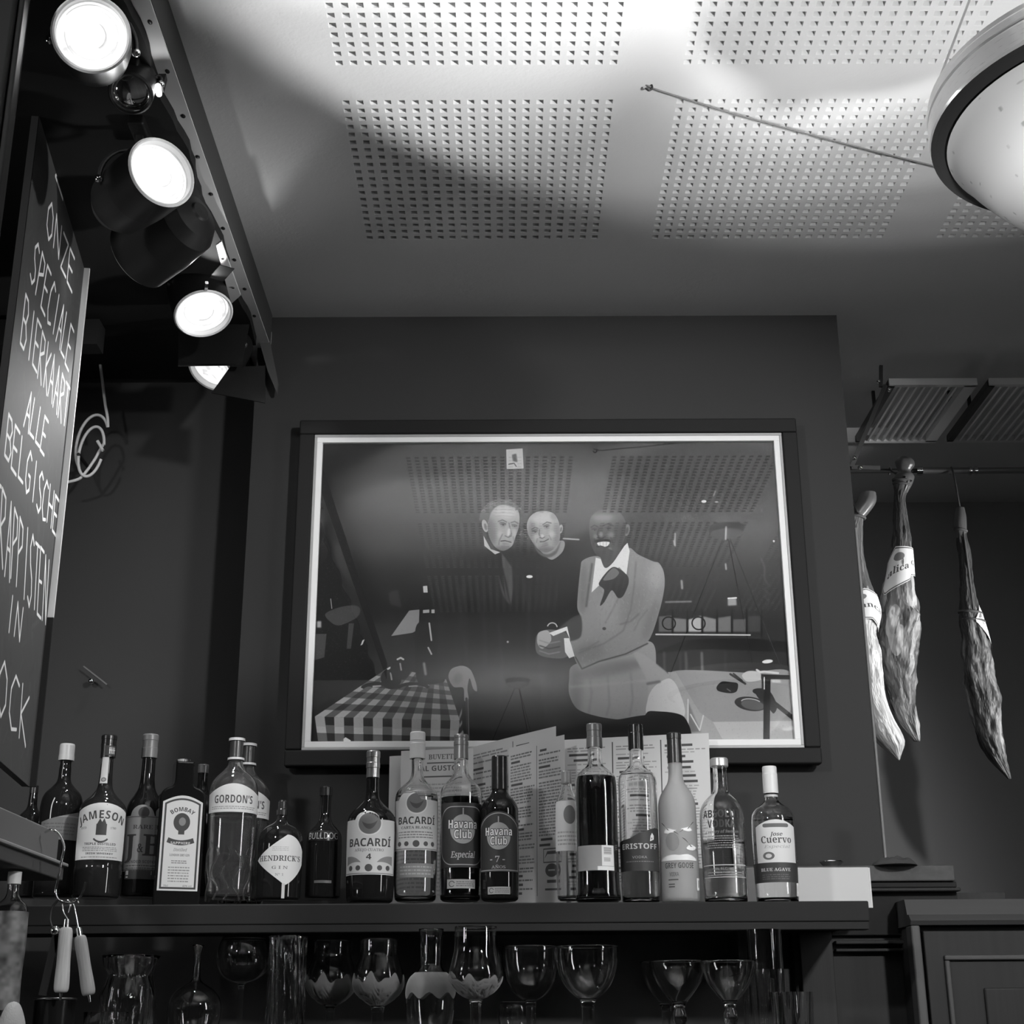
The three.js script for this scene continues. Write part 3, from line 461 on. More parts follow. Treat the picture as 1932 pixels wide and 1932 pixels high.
// ---------------------------------------------------------------- cured hams
{
  const fatTex = (s, dark, light, edge) => tex(512, 1024, (g, w, h) => {
    g.fillStyle = dark; g.fillRect(0, 0, w, h); seed = s; g.fillStyle = '#3c3c3c'; g.globalAlpha = 0.75; g.fillRect(0, 0, w, h * 0.33); g.globalAlpha = 1;
    for (let i = 0; i < 160; i++) { g.fillStyle = rnd() < edge ? light : dark; g.globalAlpha = rr(0.1, 0.6); g.beginPath(); const x = rr(0, w), y = rr(h * 0.34, h), a = rr(6, 40), b = rr(30, 150); g.ellipse(x, y, a, b, rr(-0.25, 0.25), 0, 7); g.fill(); if (x < 60) { g.beginPath(); g.ellipse(x + w, y, a, b, 0, 0, 7); g.fill(); } }
    for (let i = 0; i < 240; i++) { g.strokeStyle = rnd() < 0.5 ? '#222' : light; g.globalAlpha = rr(0.1, 0.45); g.lineWidth = rr(1, 6); g.beginPath(); let x = rr(0, w), y = rr(0, h); g.moveTo(x, y); for (let k = 0; k < 5; k++) { x += rr(-12, 12); y += rr(8, 36); g.lineTo(x, y); } g.stroke(); }
    g.globalAlpha = 1;
  });
  const noise3 = (() => { seed = 77; const N = 16, gph = Array.from({ length: N * N * N }, rnd); return (x, y, z) => { const f = (v) => [((Math.floor(v) % N) + N) % N, v - Math.floor(v)], [i, a] = f(x), [j, b] = f(y), [k, c] = f(z), q = (p, r, s) => gph[(p % N) + (r % N) * N + (s % N) * N * N], L = (u, v, t) => u + (v - u) * t * t * (3 - 2 * t); return L(L(L(q(i, j, k), q(i + 1, j, k), a), L(q(i, j + 1, k), q(i + 1, j + 1, k), a), b), L(L(q(i, j, k + 1), q(i + 1, j, k + 1), a), L(q(i, j + 1, k + 1), q(i + 1, j + 1, k + 1), a), b), c) - 0.5; }; })();
  // rows: [picture row, left, right]; widths become real thickness at the ham's depth
  function limb(rows, D, c0, flat, rough, origin, squash = 1) {
    const n = 110, seg = 48, cy = new THREE.CatmullRomCurve3(rows.map(([y, a, b]) => V((a + b) / 2, y, (b - a) / 2)), false, 'centripetal').getSpacedPoints(n), P = [], U = [], I = [];
    const last = rows[rows.length - 1][0], first = rows[0][0];
    cy.forEach((c, i) => { const p = at(c.x, c.y, D), r = Math.max(0.0012, c.z * mPerPx(p)); for (let k = 0; k <= seg; k++) { const t = k / seg * 2 * Math.PI, q = 1 + rough * (noise3(c0 + 3 * Math.cos(t), c.y * 0.035, 3 * Math.sin(t)) + 0.6 * noise3(c0 + 6 * Math.cos(t), c.y * 0.06, 6 * Math.sin(t)) + 0.35 * noise3(c0 + 14 * Math.cos(t), c.y * 0.11, 14 * Math.sin(t))); P.push(p.x + r * q * Math.cos(t) - origin.x, p.y - origin.y, p.z + r * q * flat * Math.sin(t) - origin.z); U.push(k / seg, (c.y - first) / (last - first) * -1 + 1); } });
    for (let i = 0; i < n; i++) for (let k = 0; k < seg; k++) { const a = i * (seg + 1) + k, b = a + seg + 1; I.push(a, a + 1, b, b, a + 1, b + 1); }
    const cap = (row, f) => { const c = P.length / 3; let x = 0, y = 0, z = 0; for (let k = 0; k < seg; k++) { const o = (row * (seg + 1) + k) * 3; x += P[o]; y += P[o + 1]; z += P[o + 2]; } P.push(x / seg, y / seg, z / seg); U.push(0.5, row ? 0 : 1); for (let k = 0; k < seg; k++) { const a = row * (seg + 1) + k; f ? I.push(c, a, a + 1) : I.push(c, a + 1, a); } };
    cap(0, false); cap(n, true);
    const g = new THREE.BufferGeometry(); g.setAttribute('position', new THREE.Float32BufferAttribute(P, 3)); g.setAttribute('uv', new THREE.Float32BufferAttribute(U, 2)); g.setIndex(I); g.computeVertexNormals(); return g;
  }
  const C = (cx, cy) => [1432 + cx / 2.272, 650 + cy / 2.272];
  const R = (list) => list.map(([y, a, b]) => [650 + y / 2.272, 1432 + a / 2.272, 1432 + b / 2.272]);
  const paperTex = (lines, big) => tex(256, 256, (g, w, h) => { g.fillStyle = pg(205); g.fillRect(0, 0, w, h); g.strokeStyle = pg(90); g.lineWidth = 8; g.strokeRect(0, 10, w, h - 20); g.fillStyle = pg(110); g.beginPath(); g.ellipse(w * 0.38, h * 0.25, 38, 26, 0, 0, 7); g.fill(); g.fillStyle = pg(70); g.font = 'bold 58px serif'; g.textAlign = 'center'; lines.forEach((s, i) => g.fillText(s, w * 0.5, h * 0.62 + i * 50)); });
  // a paper wrapped round the leg, its edges cut to a point
  function wrapper(rows, D, flat, origin, t0, t1, top, bottom) { // t: angle round the leg, from the viewer's left (PI) over the front (PI/2) to the right (0)
    const cv = new THREE.CatmullRomCurve3(rows.map(([y, a, b]) => V((a + b) / 2, y, (b - a) / 2)), false, 'centripetal').getSpacedPoints(300), rowAt = (y) => cv.reduce((m, c) => (Math.abs(c.y - y) < Math.abs(m.y - y) ? c : m), cv[0]);
    const P = [], U = [], I = [], nu = 28, nv = 10;
    for (let j = 0; j <= nv; j++) for (let i = 0; i <= nu; i++) { const u = i / nu, t = t0 + (t1 - t0) * u, y = bottom(u) + (top(u) - bottom(u)) * j / nv, c = rowAt(y), p = at(c.x, y, D), r = c.z * mPerPx(p) * 1.06 + 0.003; P.push(p.x + r * Math.cos(t) - origin.x, p.y - origin.y, p.z + r * flat * Math.sin(t) - origin.z); U.push(u, j / nv); }
    for (let j = 0; j < nv; j++) for (let i = 0; i < nu; i++) { const a = j * (nu + 1) + i, b = a + nu + 1; I.push(a, a + 1, b, b, a + 1, b + 1); }
    const g = new THREE.BufferGeometry(); g.setAttribute('position', new THREE.Float32BufferAttribute(P, 3)); g.setAttribute('uv', new THREE.Float32BufferAttribute(U, 2)); g.setIndex(I); g.computeVertexNormals(); return g;
  }
  const hoofM = std(0.12, 0.35), ropeM = std(0.1, 0.8);
  function ham({ label, D, rows, hoof, map, paper, bump, rope, hang, flat = 0.85, c0 = 0, rough = 0.3 }) {
    const o = at(hang[0], hang[1], D), t = thing('cured_ham', label, 'ham', o, 'cured hams on the rail');
    const m = new THREE.MeshPhysicalMaterial({ map, roughness: 0.55, bumpMap: grime, bumpScale: 0.012 });
    mesh('leg_meat', limb(rows, D, c0, flat, rough, o), m, t);
    mesh('hoof', limb(hoof, D, c0 + 4, 0.8, 0.06, o), hoofM, t);
    const rp = (y, cx, hw) => { const l = []; for (let i = 0; i < 20; i++) { const a = i / 20 * 2 * Math.PI, p = at(cx, y + 3 * Math.sin(a + 1), D), s = mPerPx(p); l.push(V(p.x + hw * s * Math.cos(a), p.y, p.z + hw * s * 0.85 * Math.sin(a)).sub(o)); } return tube(l, 0.004, 60, 6, true); };
    for (const r of rope) mesh('rope', rp(...r), ropeM, t);
    const top = at(rope[0][1], rope[0][0], D).sub(o), rail = V(top.x, 2.9 - o.y - 0.012, -3.74 - o.z);
    mesh('hanging_cord', tube([top.clone().add(V(0, 0, 0.03)), top.clone().lerp(rail, 0.6).add(V(0.004, 0, 0.02)), rail.clone().add(V(0, 0.008, 0.012)), rail.clone().add(V(0, 0.021, 0)), rail.clone().add(V(0, 0.006, -0.012))], 0.0028, 40, 6), ropeM, t);
    for (const p of paper) mesh('paper_band', wrapper(rows, D, flat, o, ...p.shape), new THREE.MeshPhysicalMaterial({ map: p.map, roughness: 0.7 }), t);
    return t;
  }
  const yy = (c) => 650 + c / 2.272;
  ham({ label: 'cured ham hanging full length beside the chimney, paper band round its shank, middle of three', D: 3.64, hang: [1700, 900], c0: 1,
    rows: R([[590, 580, 655], [650, 582, 628], [720, 580, 632], [800, 575, 645], [880, 565, 652], [1000, 545, 660], [1060, 532, 664], [1110, 524, 676], [1200, 514, 684], [1300, 514, 678], [1400, 526, 668], [1500, 556, 668], [1580, 582, 676], [1640, 616, 686], [1700, 664, 690]]),
    hoof: R([[484, 596, 640], [500, 584, 662], [520, 588, 666], [545, 596, 650], [565, 582, 664], [590, 578, 660], [640, 586, 634]]), map: fatTex(51, '#4a4a4a', '#cfcfcf', 0.55), rope: [[yy(585), 1432 + 612 / 2.272, 16], [yy(600), 1432 + 612 / 2.272, 15]],
    paper: [{ map: paperTex(['alica G'], 1), shape: [2.95, 0.15, (u) => yy(u < 0.25 ? 940 - u * 260 : 876 + Math.max(0, u - 0.3) * 6), (u) => yy(u < 0.12 ? 1050 + u * 300 : u < 0.7 ? 1086 - (u - 0.12) * 110 : 1005 - (u - 0.7) * 20)] }] });
  ham({ label: 'pale cured ham half hidden behind the chimney edge, brightest of three', D: 3.60, hang: [1635, 950], c0: 5, rough: 0.16,
    rows: R([[730, 372, 446], [790, 362, 442], [850, 360, 444], [900, 358, 448], [1000, 362, 468], [1060, 366, 490], [1150, 384, 515], [1240, 398, 503], [1300, 404, 518], [1400, 416, 527], [1500, 436, 537], [1600, 462, 574], [1680, 486, 614], [1720, 522, 622], [1755, 566, 610], [1782, 596, 603]]),
    hoof: R([[636, 430, 500], [670, 420, 502], [710, 400, 480], [750, 380, 446]]), map: fatTex(52, '#a8a8a8', '#e8e8e8', 0.8), rope: [[yy(740), 1432 + 412 / 2.272, 18]],
    paper: [{ map: paperTex(['Blanca'], 1), shape: [2.9, 0.12, (u) => yy(1060 + Math.abs(u - 0.55) * 60), (u) => yy(1190 + (u > 0.6 ? (u - 0.6) * 120 : 0))] }] });
  ham({ label: 'dark cured ham hanging alone in shadow at the right, paper tag on its shank', D: 3.72, hang: [1812, 930], c0: 9,
    rows: R([[800, 846, 884], [860, 850, 898], [900, 856, 906], [1000, 860, 916], [1100, 864, 932], [1160, 860, 950], [1280, 868, 984], [1400, 880, 1002], [1500, 896, 1026], [1600, 916, 1032], [1700, 944, 1044], [1780, 988, 1060], [1830, 1036, 1072], [1862, 1066, 1080]]),
    hoof: R([[700, 846, 880], [740, 838, 888], [790, 840, 890], [830, 848, 888]]), map: fatTex(53, '#343434', '#a0a0a0', 0.4), rope: [[yy(1150), 1432 + 905 / 2.272, 21], [yy(1185), 1432 + 915 / 2.272, 22], [yy(795), 1432 + 864 / 2.272, 11]],
    paper: [{ map: paperTex(['III'], 1), shape: [1.5, 0.1, (u) => yy(u < 0.6 ? 1190 - u * 110 : 1124 + (u - 0.6) * 160), (u) => yy(1200 + u * 110)] }] });
}

// ---------------------------------------------------------------- framed photograph on the chimney
{
  const D = 3.035, P = (x, y) => at(x, y, D);
  const c = { tl: P(600, 827), tr: P(1467, 826), bl: P(575, 1410), br: P(1512, 1409) };
  const x0 = (c.tl.x + c.bl.x) / 2, x1 = (c.tr.x + c.br.x) / 2, y1 = (c.tl.y + c.tr.y) / 2, y0 = (c.bl.y + c.br.y) / 2, cx = (x0 + x1) / 2, cy = (y0 + y1) / 2, W = x1 - x0, H = y1 - y0;
  const t = thing('framed_photograph', 'large framed photograph of three standing men, hanging on the dark chimney', 'picture', V(cx, cy, -D));
  const b = 0.0125, ob = 0.04;
  const ring = (x, y, w, d, z, m, name, r) => { mesh(name, box(2 * x, w, d, 0, y - w / 2, z, r), m, t); mesh(name, box(2 * x, w, d, 0, -y + w / 2, z, r), m, t); mesh(name, box(w, 2 * (y - w), d, -x + w / 2, 0, z, r), m, t); mesh(name, box(w, 2 * (y - w), d, x - w / 2, 0, z, r), m, t); };
  ring(W / 2, H / 2, b, 0.012, 0.004, std(0.9, 0.6), 'white_fillet', 0.001);
  ring(W / 2 + 0.006, H / 2 + 0.006, 0.006, 0.01, 0.006, std(0.4, 0.4), 'fillet_groove', 0.001);
  ring(W / 2 + ob, H / 2 + ob, ob - 0.006, 0.03, 0.002, std(0.02, 0.6, { specularIntensity: 0.25 }), 'frame_bar', 0.004);
  mesh('backing', box(W + 0.05, H + 0.05, 0.008, 0, 0, -0.018), M.black, t);
  const CW = 1800, CH = Math.round(CW * (H - 2 * b) / (W - 2 * b)), iw = W - 2 * b, ih = H - 2 * b;
  const X = (px, py) => { const p = P(px, py); return [(p.x - cx + iw / 2) / iw * CW, (cy + ih / 2 - p.y) / ih * CH]; };
  const K = CW / 870; // canvas pixels per pixel of the photograph
  const print = tex(CW, CH, (g) => {
    const poly = (pts, fill, blur = 0) => { g.save(); if (blur) g.filter = `blur(${blur * K}px)`; g.fillStyle = fill; g.beginPath(); pts.forEach((p, i) => { const q = X(...p); i ? g.lineTo(...q) : g.moveTo(...q); }); g.closePath(); g.fill(); g.restore(); };
    const curve = (pts, fill, blur = 0) => { g.save(); if (blur) g.filter = `blur(${blur * K}px)`; g.fillStyle = fill; round(pts); g.fill(); g.restore(); };
    const round = (pts) => { const q = pts.map((p) => X(...p)), n = q.length, k = 0.15; g.beginPath(); g.moveTo(...q[0]); for (let i = 0; i < n; i++) { const a = q[(i + n - 1) % n], b = q[i], c = q[(i + 1) % n], d = q[(i + 2) % n]; g.bezierCurveTo(b[0] + (c[0] - a[0]) * k, b[1] + (c[1] - a[1]) * k, c[0] - (d[0] - b[0]) * k, c[1] - (d[1] - b[1]) * k, c[0], c[1]); } g.closePath(); };
    const ell = (x, y, rx, ry, fill, rot = 0, blur = 0) => { g.save(); if (blur) g.filter = `blur(${blur * K}px)`; g.fillStyle = fill; const q = X(x, y); g.beginPath(); g.ellipse(q[0], q[1], rx * K, ry * K, rot, 0, 7); g.fill(); g.restore(); };
    const line = (pts, col, w, blur = 0) => { g.save(); if (blur) g.filter = `blur(${blur * K}px)`; g.strokeStyle = col; g.lineWidth = w * K; g.lineCap = g.lineJoin = 'round'; g.beginPath(); pts.forEach((p, i) => { const q = X(...p); i ? g.lineTo(...q) : g.moveTo(...q); }); g.stroke(); g.restore(); };
    g.fillStyle = pg(50); g.fillRect(0, 0, CW, CH);
    const head = (pts, fill, inside) => { g.save(); round(pts); g.fillStyle = fill; g.fill(); g.clip(); inside(); g.restore(); };
    const eye = (x, y, w, tilt, dark, white) => { ell(x, y - 1, w * 1.35, w * 0.8, pg(dark + 40, 0.7), tilt, 1.6); line([[x - w * 1.3, y - w * 0.62 + tilt * -6], [x, y - w * 0.95], [x + w * 1.2, y - w * 0.5 + tilt * 6]], pg(dark + 12), 1.5, 0.5); ell(x, y + 0.4, w * 0.8, w * 0.3, pg(white), tilt); ell(x + 0.3, y + 0.2, w * 0.36, w * 0.34, pg(dark)); line([[x - w, y - 0.5], [x, y - w * 0.38], [x + w, y]], pg(dark), 0.9, 0.2); line([[x - w, y + w * 0.9], [x + w * 0.8, y + w * 1.0]], pg(dark + 50, 0.8), 0.9, 0.5); };
    // the room in the print: pale rear wall at the right, dark corner at the left
    poly([[1230, 1090], [1500, 1080], [1500, 1400], [1230, 1400]], pg(54), 2);
    poly([[955, 848], [986, 846], [988, 884], [956, 885]], pg(168)); poly([[966, 858], [974, 856], [976, 872], [968, 870]], pg(60), 1); line([[960, 876], [970, 874], [974, 880]], pg(70), 2);
    // far furniture at the left of the print
    curve([[614, 1158], [640, 1146], [668, 1142], [680, 1150], [672, 1166], [640, 1180], [622, 1172]], pg(74)); poly([[596, 1196], [616, 1196], [612, 1240], [592, 1246]], pg(76)); poly([[658, 1176], [668, 1176], [662, 1224], [654, 1224]], pg(72));
    line([[624, 1130], [626, 1148]], pg(150), 1.5); poly([[684, 1208], [688, 1206], [684, 1216], [680, 1218]], pg(190)); poly([[598, 1172], [606, 1172], [606, 1184], [598, 1184]], pg(150), 1);
    poly([[738, 1200], [772, 1152], [792, 1150], [792, 1186], [778, 1194]], pg(138)); poly([[733, 1118], [750, 1112], [758, 1146], [736, 1140]], pg(64), 1);
    // checked tablecloth
    const TL = [735, 1258], TR = [842, 1282], BL = [594, 1352], BR = [868, 1360];
    const tp = (u, v) => { const e = v * v * 0.25 + v * 0.75, a = [TL[0] + (BL[0] - TL[0]) * e, TL[1] + (BL[1] - TL[1]) * e], b = [TR[0] + (BR[0] - TR[0]) * e, TR[1] + (BR[1] - TR[1]) * e]; return [a[0] + (b[0] - a[0]) * u, a[1] + (b[1] - a[1]) * u]; };
    const nu = 15, nv = 9;
    poly([tp(0, 0), tp(1, 0), tp(1, 1), tp(0, 1)], pg(70));
    for (let i = 0; i < nu; i++) for (let j = 0; j < nv; j++) { const v = (i % 2 === 0) + (j % 2 === 0), col = [pg(64), pg(104), pg(178)][v]; poly([tp(i / nu, j / nv), tp((i + 1) / nu, j / nv), tp((i + 1) / nu, (j + 1) / nv), tp(i / nu, (j + 1) / nv)], col); }
    const fp = (u, v) => [594 + 274 * u + (v * 14 - 8 * v) * (u < 0.1 ? 1 : 0.3) - 4 * u * v, 1352 + 8 * u + v * 46];
    for (let i = 0; i < nu; i++) for (let j = 0; j < 3; j++) { const v = (i % 2 === 0) + (j % 2 === 1), col = [pg(62), pg(112), pg(184)][v]; poly([fp(i / nu, j / 3), fp((i + 1) / nu, j / 3), fp((i + 1) / nu, (j + 1) / 3), fp(i / nu, (j + 1) / 3)], col); }
    for (let i = 0; i < nu; i += 2) poly([fp(i / nu, 0), fp((i + 1) / nu, 0), fp((i + 1) / nu, 0.4), fp(i / nu, 0.4)], pg(170));
    poly([[868, 1360], [876, 1312], [880, 1330], [872, 1400], [862, 1400]], pg(66));
    for (let k = 0; k < 6; k++) poly([[866 + k * 0.5, 1352 + k * 8], [875 + k * 0.4, 1326 + k * 12], [876, 1334 + k * 12], [867, 1358 + k * 8]], k % 2 ? pg(60) : pg(150));
    poly([[648, 1394], [652, 1391], [662, 1397], [660, 1402], [648, 1402]], pg(225));
    // glasses and a carafe on the checked cloth
    curve([[786, 1180], [820, 1170], [826, 1250], [838, 1275], [834, 1288], [790, 1288], [784, 1240]], pg(44)); poly([[793, 1106], [820, 1106], [824, 1180], [790, 1186]], pg(46)); poly([[798, 1106], [806, 1105], [807, 1118], [799, 1118]], pg(205)); poly([[798, 1151], [810, 1150], [810, 1156], [798, 1157]], pg(170)); poly([[814, 1150], [820, 1150], [820, 1157], [814, 1157]], pg(170));
    line([[810, 1176], [812, 1192], [814, 1208]], pg(185), 3); line([[808, 1222], [814, 1234]], pg(195), 3); line([[800, 1252], [803, 1272]], pg(160), 5, 1);
    for (const [x, y] of [[738, 1268], [756, 1250]]) { ell(x, y + 12, 19, 20, pg(46)); line([[x - 6, y - 6], [x, y - 9], [x + 5, y - 6]], pg(215), 3.5); line([[x - 1, y + 2], [x + 1, y + 14]], pg(170), 3); }
    for (const x of [712, 780]) { g.save(); g.strokeStyle = pg(46); g.lineWidth = 6 * K; g.beginPath(); const q = X(x, 1300); g.ellipse(q[0], q[1], 28 * K, 10 * K, 0, 3.3, 6.1); g.stroke(); g.restore(); line([[x - 8, 1295], [x + 6, 1294]], pg(190), 2.5); }
    // back of the room at the right: shelf with glasses, curtain, laid table
    for (let i = 0; i < 7; i++) { const x = 1243 + i * 28; poly([[x, 1163 + (i % 3) * 3], [x + 24, 1162 + (i % 2) * 6], [x + 24, 1192], [x, 1192]], pg([95, 120, 168, 130, 110, 92, 70][i]), 1); line([[x + 26, 1150], [x + 26, 1200]], pg(44), 3); }
    for (const x of [1262, 1318]) { g.save(); g.strokeStyle = pg(45); g.lineWidth = 2.5 * K; const q = X(x, 1176); g.beginPath(); g.arc(q[0], q[1], 12 * K, 0, 7); g.stroke(); g.restore(); }
    line([[1238, 1197], [1415, 1198]], pg(178), 3); line([[1256, 1136], [1304, 1135]], pg(130), 3, 1); poly([[1373, 1130], [1389, 1129], [1390, 1142], [1373, 1143]], pg(150), 1); line([[1374, 1129], [1389, 1128]], pg(215), 3); line([[1286, 1096], [1287, 1110]], pg(150), 4, 1);
    line([[1271, 1020], [1274, 1030]], pg(150), 3, 1); line([[1370, 994], [1369, 1018]], pg(180), 3, 1); line([[1274, 1006], [1273, 1028]], pg(170), 3, 1); line([[1369, 1064], [1370, 1074]], pg(170), 3, 1);
    ell(1328, 946, 5, 3, pg(205)); ell(1352, 947, 4, 2, pg(170), 0, 1); line([[1346, 936], [1350, 926]], pg(170), 2, 1);
    curve([[1240, 1232], [1300, 1208], [1420, 1205], [1500, 1215], [1500, 1230], [1330, 1225]], pg(44));
    for (const [x, v] of [[1253, 72], [1283, 64], [1294, 82], [1324, 96], [1368, 62], [1386, 56]]) line([[x, 1232], [x + 1, 1266]], pg(v), 5, 1);
    curve([[1398, 996], [1412, 986], [1440, 985], [1470, 992], [1466, 1000], [1436, 1008], [1404, 1004]], pg(52)); curve([[1398, 1014], [1434, 1006], [1470, 1010], [1468, 1022], [1446, 1044], [1434, 1056], [1420, 1044], [1400, 1022]], pg(50)); ell(1460, 1021, 2, 2.5, pg(200));
    line([[1436, 1054], [1443, 1070], [1442, 1090], [1446, 1100]], pg(70), 4, 1); line([[1446, 1100], [1454, 1104], [1440, 1112], [1452, 1120], [1442, 1126], [1452, 1134], [1446, 1146]], pg(64), 4, 1); ell(1437, 963, 2.5, 3, pg(70));
    curve([[1266, 1268], [1410, 1269], [1495, 1272], [1520, 1400], [1340, 1400], [1300, 1330]], pg(138)); poly([[1260, 1268], [1275, 1268], [1320, 1344], [1345, 1362], [1368, 1400], [1294, 1400]], pg(150)); poly([[1345, 1362], [1504, 1360], [1508, 1400], [1366, 1400]], pg(168));
    poly([[1296, 1318], [1322, 1380], [1300, 1382]], pg(112), 1); line([[1298, 1320], [1298, 1400]], pg(185), 3); line([[1303, 1348], [1320, 1378], [1327, 1350]], pg(186), 2.5); line([[1372, 1397], [1505, 1396]], pg(80), 2.5);
    curve([[1352, 1296], [1362, 1286], [1380, 1287], [1392, 1290], [1390, 1304], [1378, 1308], [1356, 1304]], pg(46)); line([[1372, 1300], [1378, 1304]], pg(100), 2);
    ell(1416, 1328, 29, 13, pg(62), 0.15); ell(1420, 1330, 21, 9, pg(92), 0.15); g.save(); g.strokeStyle = pg(170); g.lineWidth = 2 * K; { const q = X(1418, 1327); g.beginPath(); g.ellipse(q[0], q[1], 19 * K, 8 * K, 0.15, 3.3, 5.6); g.stroke(); } g.restore();
    line([[1378, 1272], [1406, 1290]], pg(56), 4); line([[1384, 1271], [1400, 1284]], pg(56), 3); curve([[1400, 1274], [1412, 1266], [1432, 1268], [1436, 1282], [1410, 1286]], pg(178)); poly([[1456, 1282], [1472, 1282], [1474, 1288], [1456, 1288]], pg(180), 1);
    line([[1424, 1304], [1450, 1318], [1468, 1332], [1498, 1356]], pg(54), 8); curve([[1424, 1300], [1450, 1302], [1466, 1330], [1460, 1346], [1450, 1336], [1430, 1316]], pg(54));
    line([[1428, 1264], [1434, 1268], [1442, 1267], [1450, 1268], [1468, 1270]], pg(196), 4); poly([[1436, 1272], [1494, 1274], [1494, 1282], [1436, 1281]], pg(46)); poly([[1441, 1274], [1454, 1274], [1452, 1400], [1440, 1400]], pg(40)); poly([[1437, 1274], [1442, 1274], [1442, 1310], [1437, 1310]], pg(52)); line([[1442, 1278], [1442, 1300]], pg(200), 2); ell(1448, 1248, 10, 3.5, pg(235), -0.12);
    ell(1488, 1374, 12, 4, pg(228), -0.1, 1); ell(1478, 1368, 16, 7, pg(182), 0, 3);
    // man in the middle, behind: dark round-necked jumper
    curve([[1000, 1040], [1028, 1046], [1068, 1030], [1092, 1044], [1100, 1120], [1100, 1180], [1060, 1230], [1000, 1220], [985, 1120]], pg(46));
    curve([[1018, 1030], [1062, 1020], [1062, 1040], [1042, 1056], [1026, 1046]], pg(140)); 
    ell(1058, 998, 4, 9, pg(158), 0.15); ell(1058.5, 999, 1.8, 5, pg(96), 0.15, 0.5);
    head([[999, 976], [1012, 966], [1030, 964], [1045, 969], [1054, 984], [1057, 1006], [1054, 1024], [1042, 1038], [1029, 1043], [1016, 1037], [1004, 1022], [996, 1006], [994, 990]], pg(146), () => {
      ell(1026, 978, 22, 12, pg(176, 0.8), -0.1, 4); ell(1000, 1006, 8, 24, pg(84, 0.6), 0.2, 4); ell(1052, 1010, 6, 26, pg(96, 0.6), 0, 4); ell(1030, 1038, 18, 7, pg(92, 0.7), 0, 3);
      ell(1046, 974, 8, 8, pg(120, 0.6), 0, 2); ell(1013, 1013, 6, 5, pg(166, 0.7), 0, 2); ell(1041, 1008, 7, 6, pg(172, 0.7), 0, 2); line([[1003, 999], [1009, 995], [1015, 997]], pg(70), 1.6, 0.5); line([[1024, 990], [1032, 985], [1040, 987]], pg(70), 1.6, 0.5);
      eye(1009.5, 1003.5, 4.2, -0.2, 58, 120); eye(1031, 994, 4.2, -0.2, 58, 120);
      line([[1018, 999], [1017, 1008], [1020, 1013]], pg(92), 1.6, 0.6); ell(1023, 1011, 3.6, 3, pg(178), 0, 0.8); line([[1018, 1014], [1023, 1016], [1028, 1013]], pg(80), 1.3, 0.4); line([[1014, 1016], [1012, 1024]], pg(100), 1.2, 0.8); line([[1036, 1010], [1040, 1019]], pg(104), 1.2, 0.8);
      line([[1019, 1022], [1026, 1022], [1035, 1017]], pg(66), 1.7, 0.4); ell(1028, 1026, 6, 2.4, pg(124), -0.3, 0.8); line([[1022, 1031], [1034, 1028]], pg(98), 1.4, 0.8); });
    curve([[1006, 1020], [1016, 1038], [1032, 1046], [1048, 1038], [1058, 1020], [1050, 1044], [1032, 1052], [1014, 1042]], pg(92), 1);
    line([[1063, 1016], [1092, 1018]], pg(175), 3, 0.6);
    // man at the left: dark overcoat over a dark tie, hand on a cane
    curve([[912, 1030], [930, 1040], [985, 1036], [1006, 1052], [1012, 1120], [1014, 1240], [1020, 1400], [886, 1400], [872, 1300], [870, 1180], [874, 1070], [890, 1044]], pg(44));
    curve([[850, 1045], [890, 1036], [918, 1030], [912, 1060], [880, 1110], [866, 1200], [848, 1260], [836, 1180], [838, 1080]], pg(47), 2); line([[872, 1110], [870, 1180], [880, 1240]], pg(58), 3, 2);
    curve([[912, 1034], [936, 1046], [944, 1110], [962, 1140], [950, 1090], [946, 1050], [938, 1044], [920, 1016]], pg(70), 1); poly([[946, 1042], [966, 1070], [968, 1110], [964, 1142], [956, 1100], [946, 1060]], pg(76), 1); poly([[936, 1044], [946, 1044], [950, 1090], [954, 1130], [940, 1080]], pg(42));
    poly([[912, 1010], [926, 1036], [944, 1042], [934, 1046], [914, 1030]], pg(190)); 
    ell(915, 992, 5.5, 13, pg(170), -0.22); ell(916, 994, 2.4, 7, pg(104), -0.22, 0.7);
    head([[922, 966], [936, 953], [956, 950], [974, 957], [980, 972], [979, 994], [973, 1012], [966, 1030], [950, 1039], [935, 1033], [925, 1018], [920, 998]], pg(150), () => {
      ell(952, 966, 22, 12, pg(186, 0.85), 0.1, 4); ell(926, 1004, 9, 28, pg(90, 0.75), -0.1, 4); ell(978, 1004, 4, 24, pg(100, 0.6), 0.1, 3); ell(948, 1036, 20, 6, pg(84, 0.7), 0, 3); ell(944, 1008, 6, 7, pg(172, 0.7), 0, 2.4); ell(971, 1006, 4, 8, pg(166, 0.7), 0, 2);
      for (const y of [961, 967, 973]) line([[934, y + 1], [950, y], [970, y + 2]], pg(132, 0.7), 1.1, 0.7);
      line([[940, 984], [948, 981], [956, 985]], pg(82), 1.9, 0.6); line([[964, 986], [971, 984], [977, 987]], pg(82), 1.9, 0.6); eye(949, 990, 4.6, 0.12, 60, 118); eye(970.5, 993, 3.8, 0.1, 60, 112);
      line([[960, 986], [963, 1000], [965, 1008], [960, 1012]], pg(98), 1.8, 0.7); ell(960, 1004, 3, 8, pg(186), 0.15, 1); line([[953, 1011], [959, 1014], [965, 1011]], pg(78), 1.5, 0.5); line([[948, 1008], [942, 1020], [941, 1028]], pg(96), 1.6, 0.8); line([[968, 1012], [970, 1022]], pg(106), 1.2, 0.8);
      line([[945, 1021], [953, 1020], [964, 1023]], pg(58), 2, 0.4); ell(954, 1026, 7, 2.4, pg(130), 0.1, 0.8); line([[946, 1031], [960, 1031]], pg(104), 1.4, 0.9); });
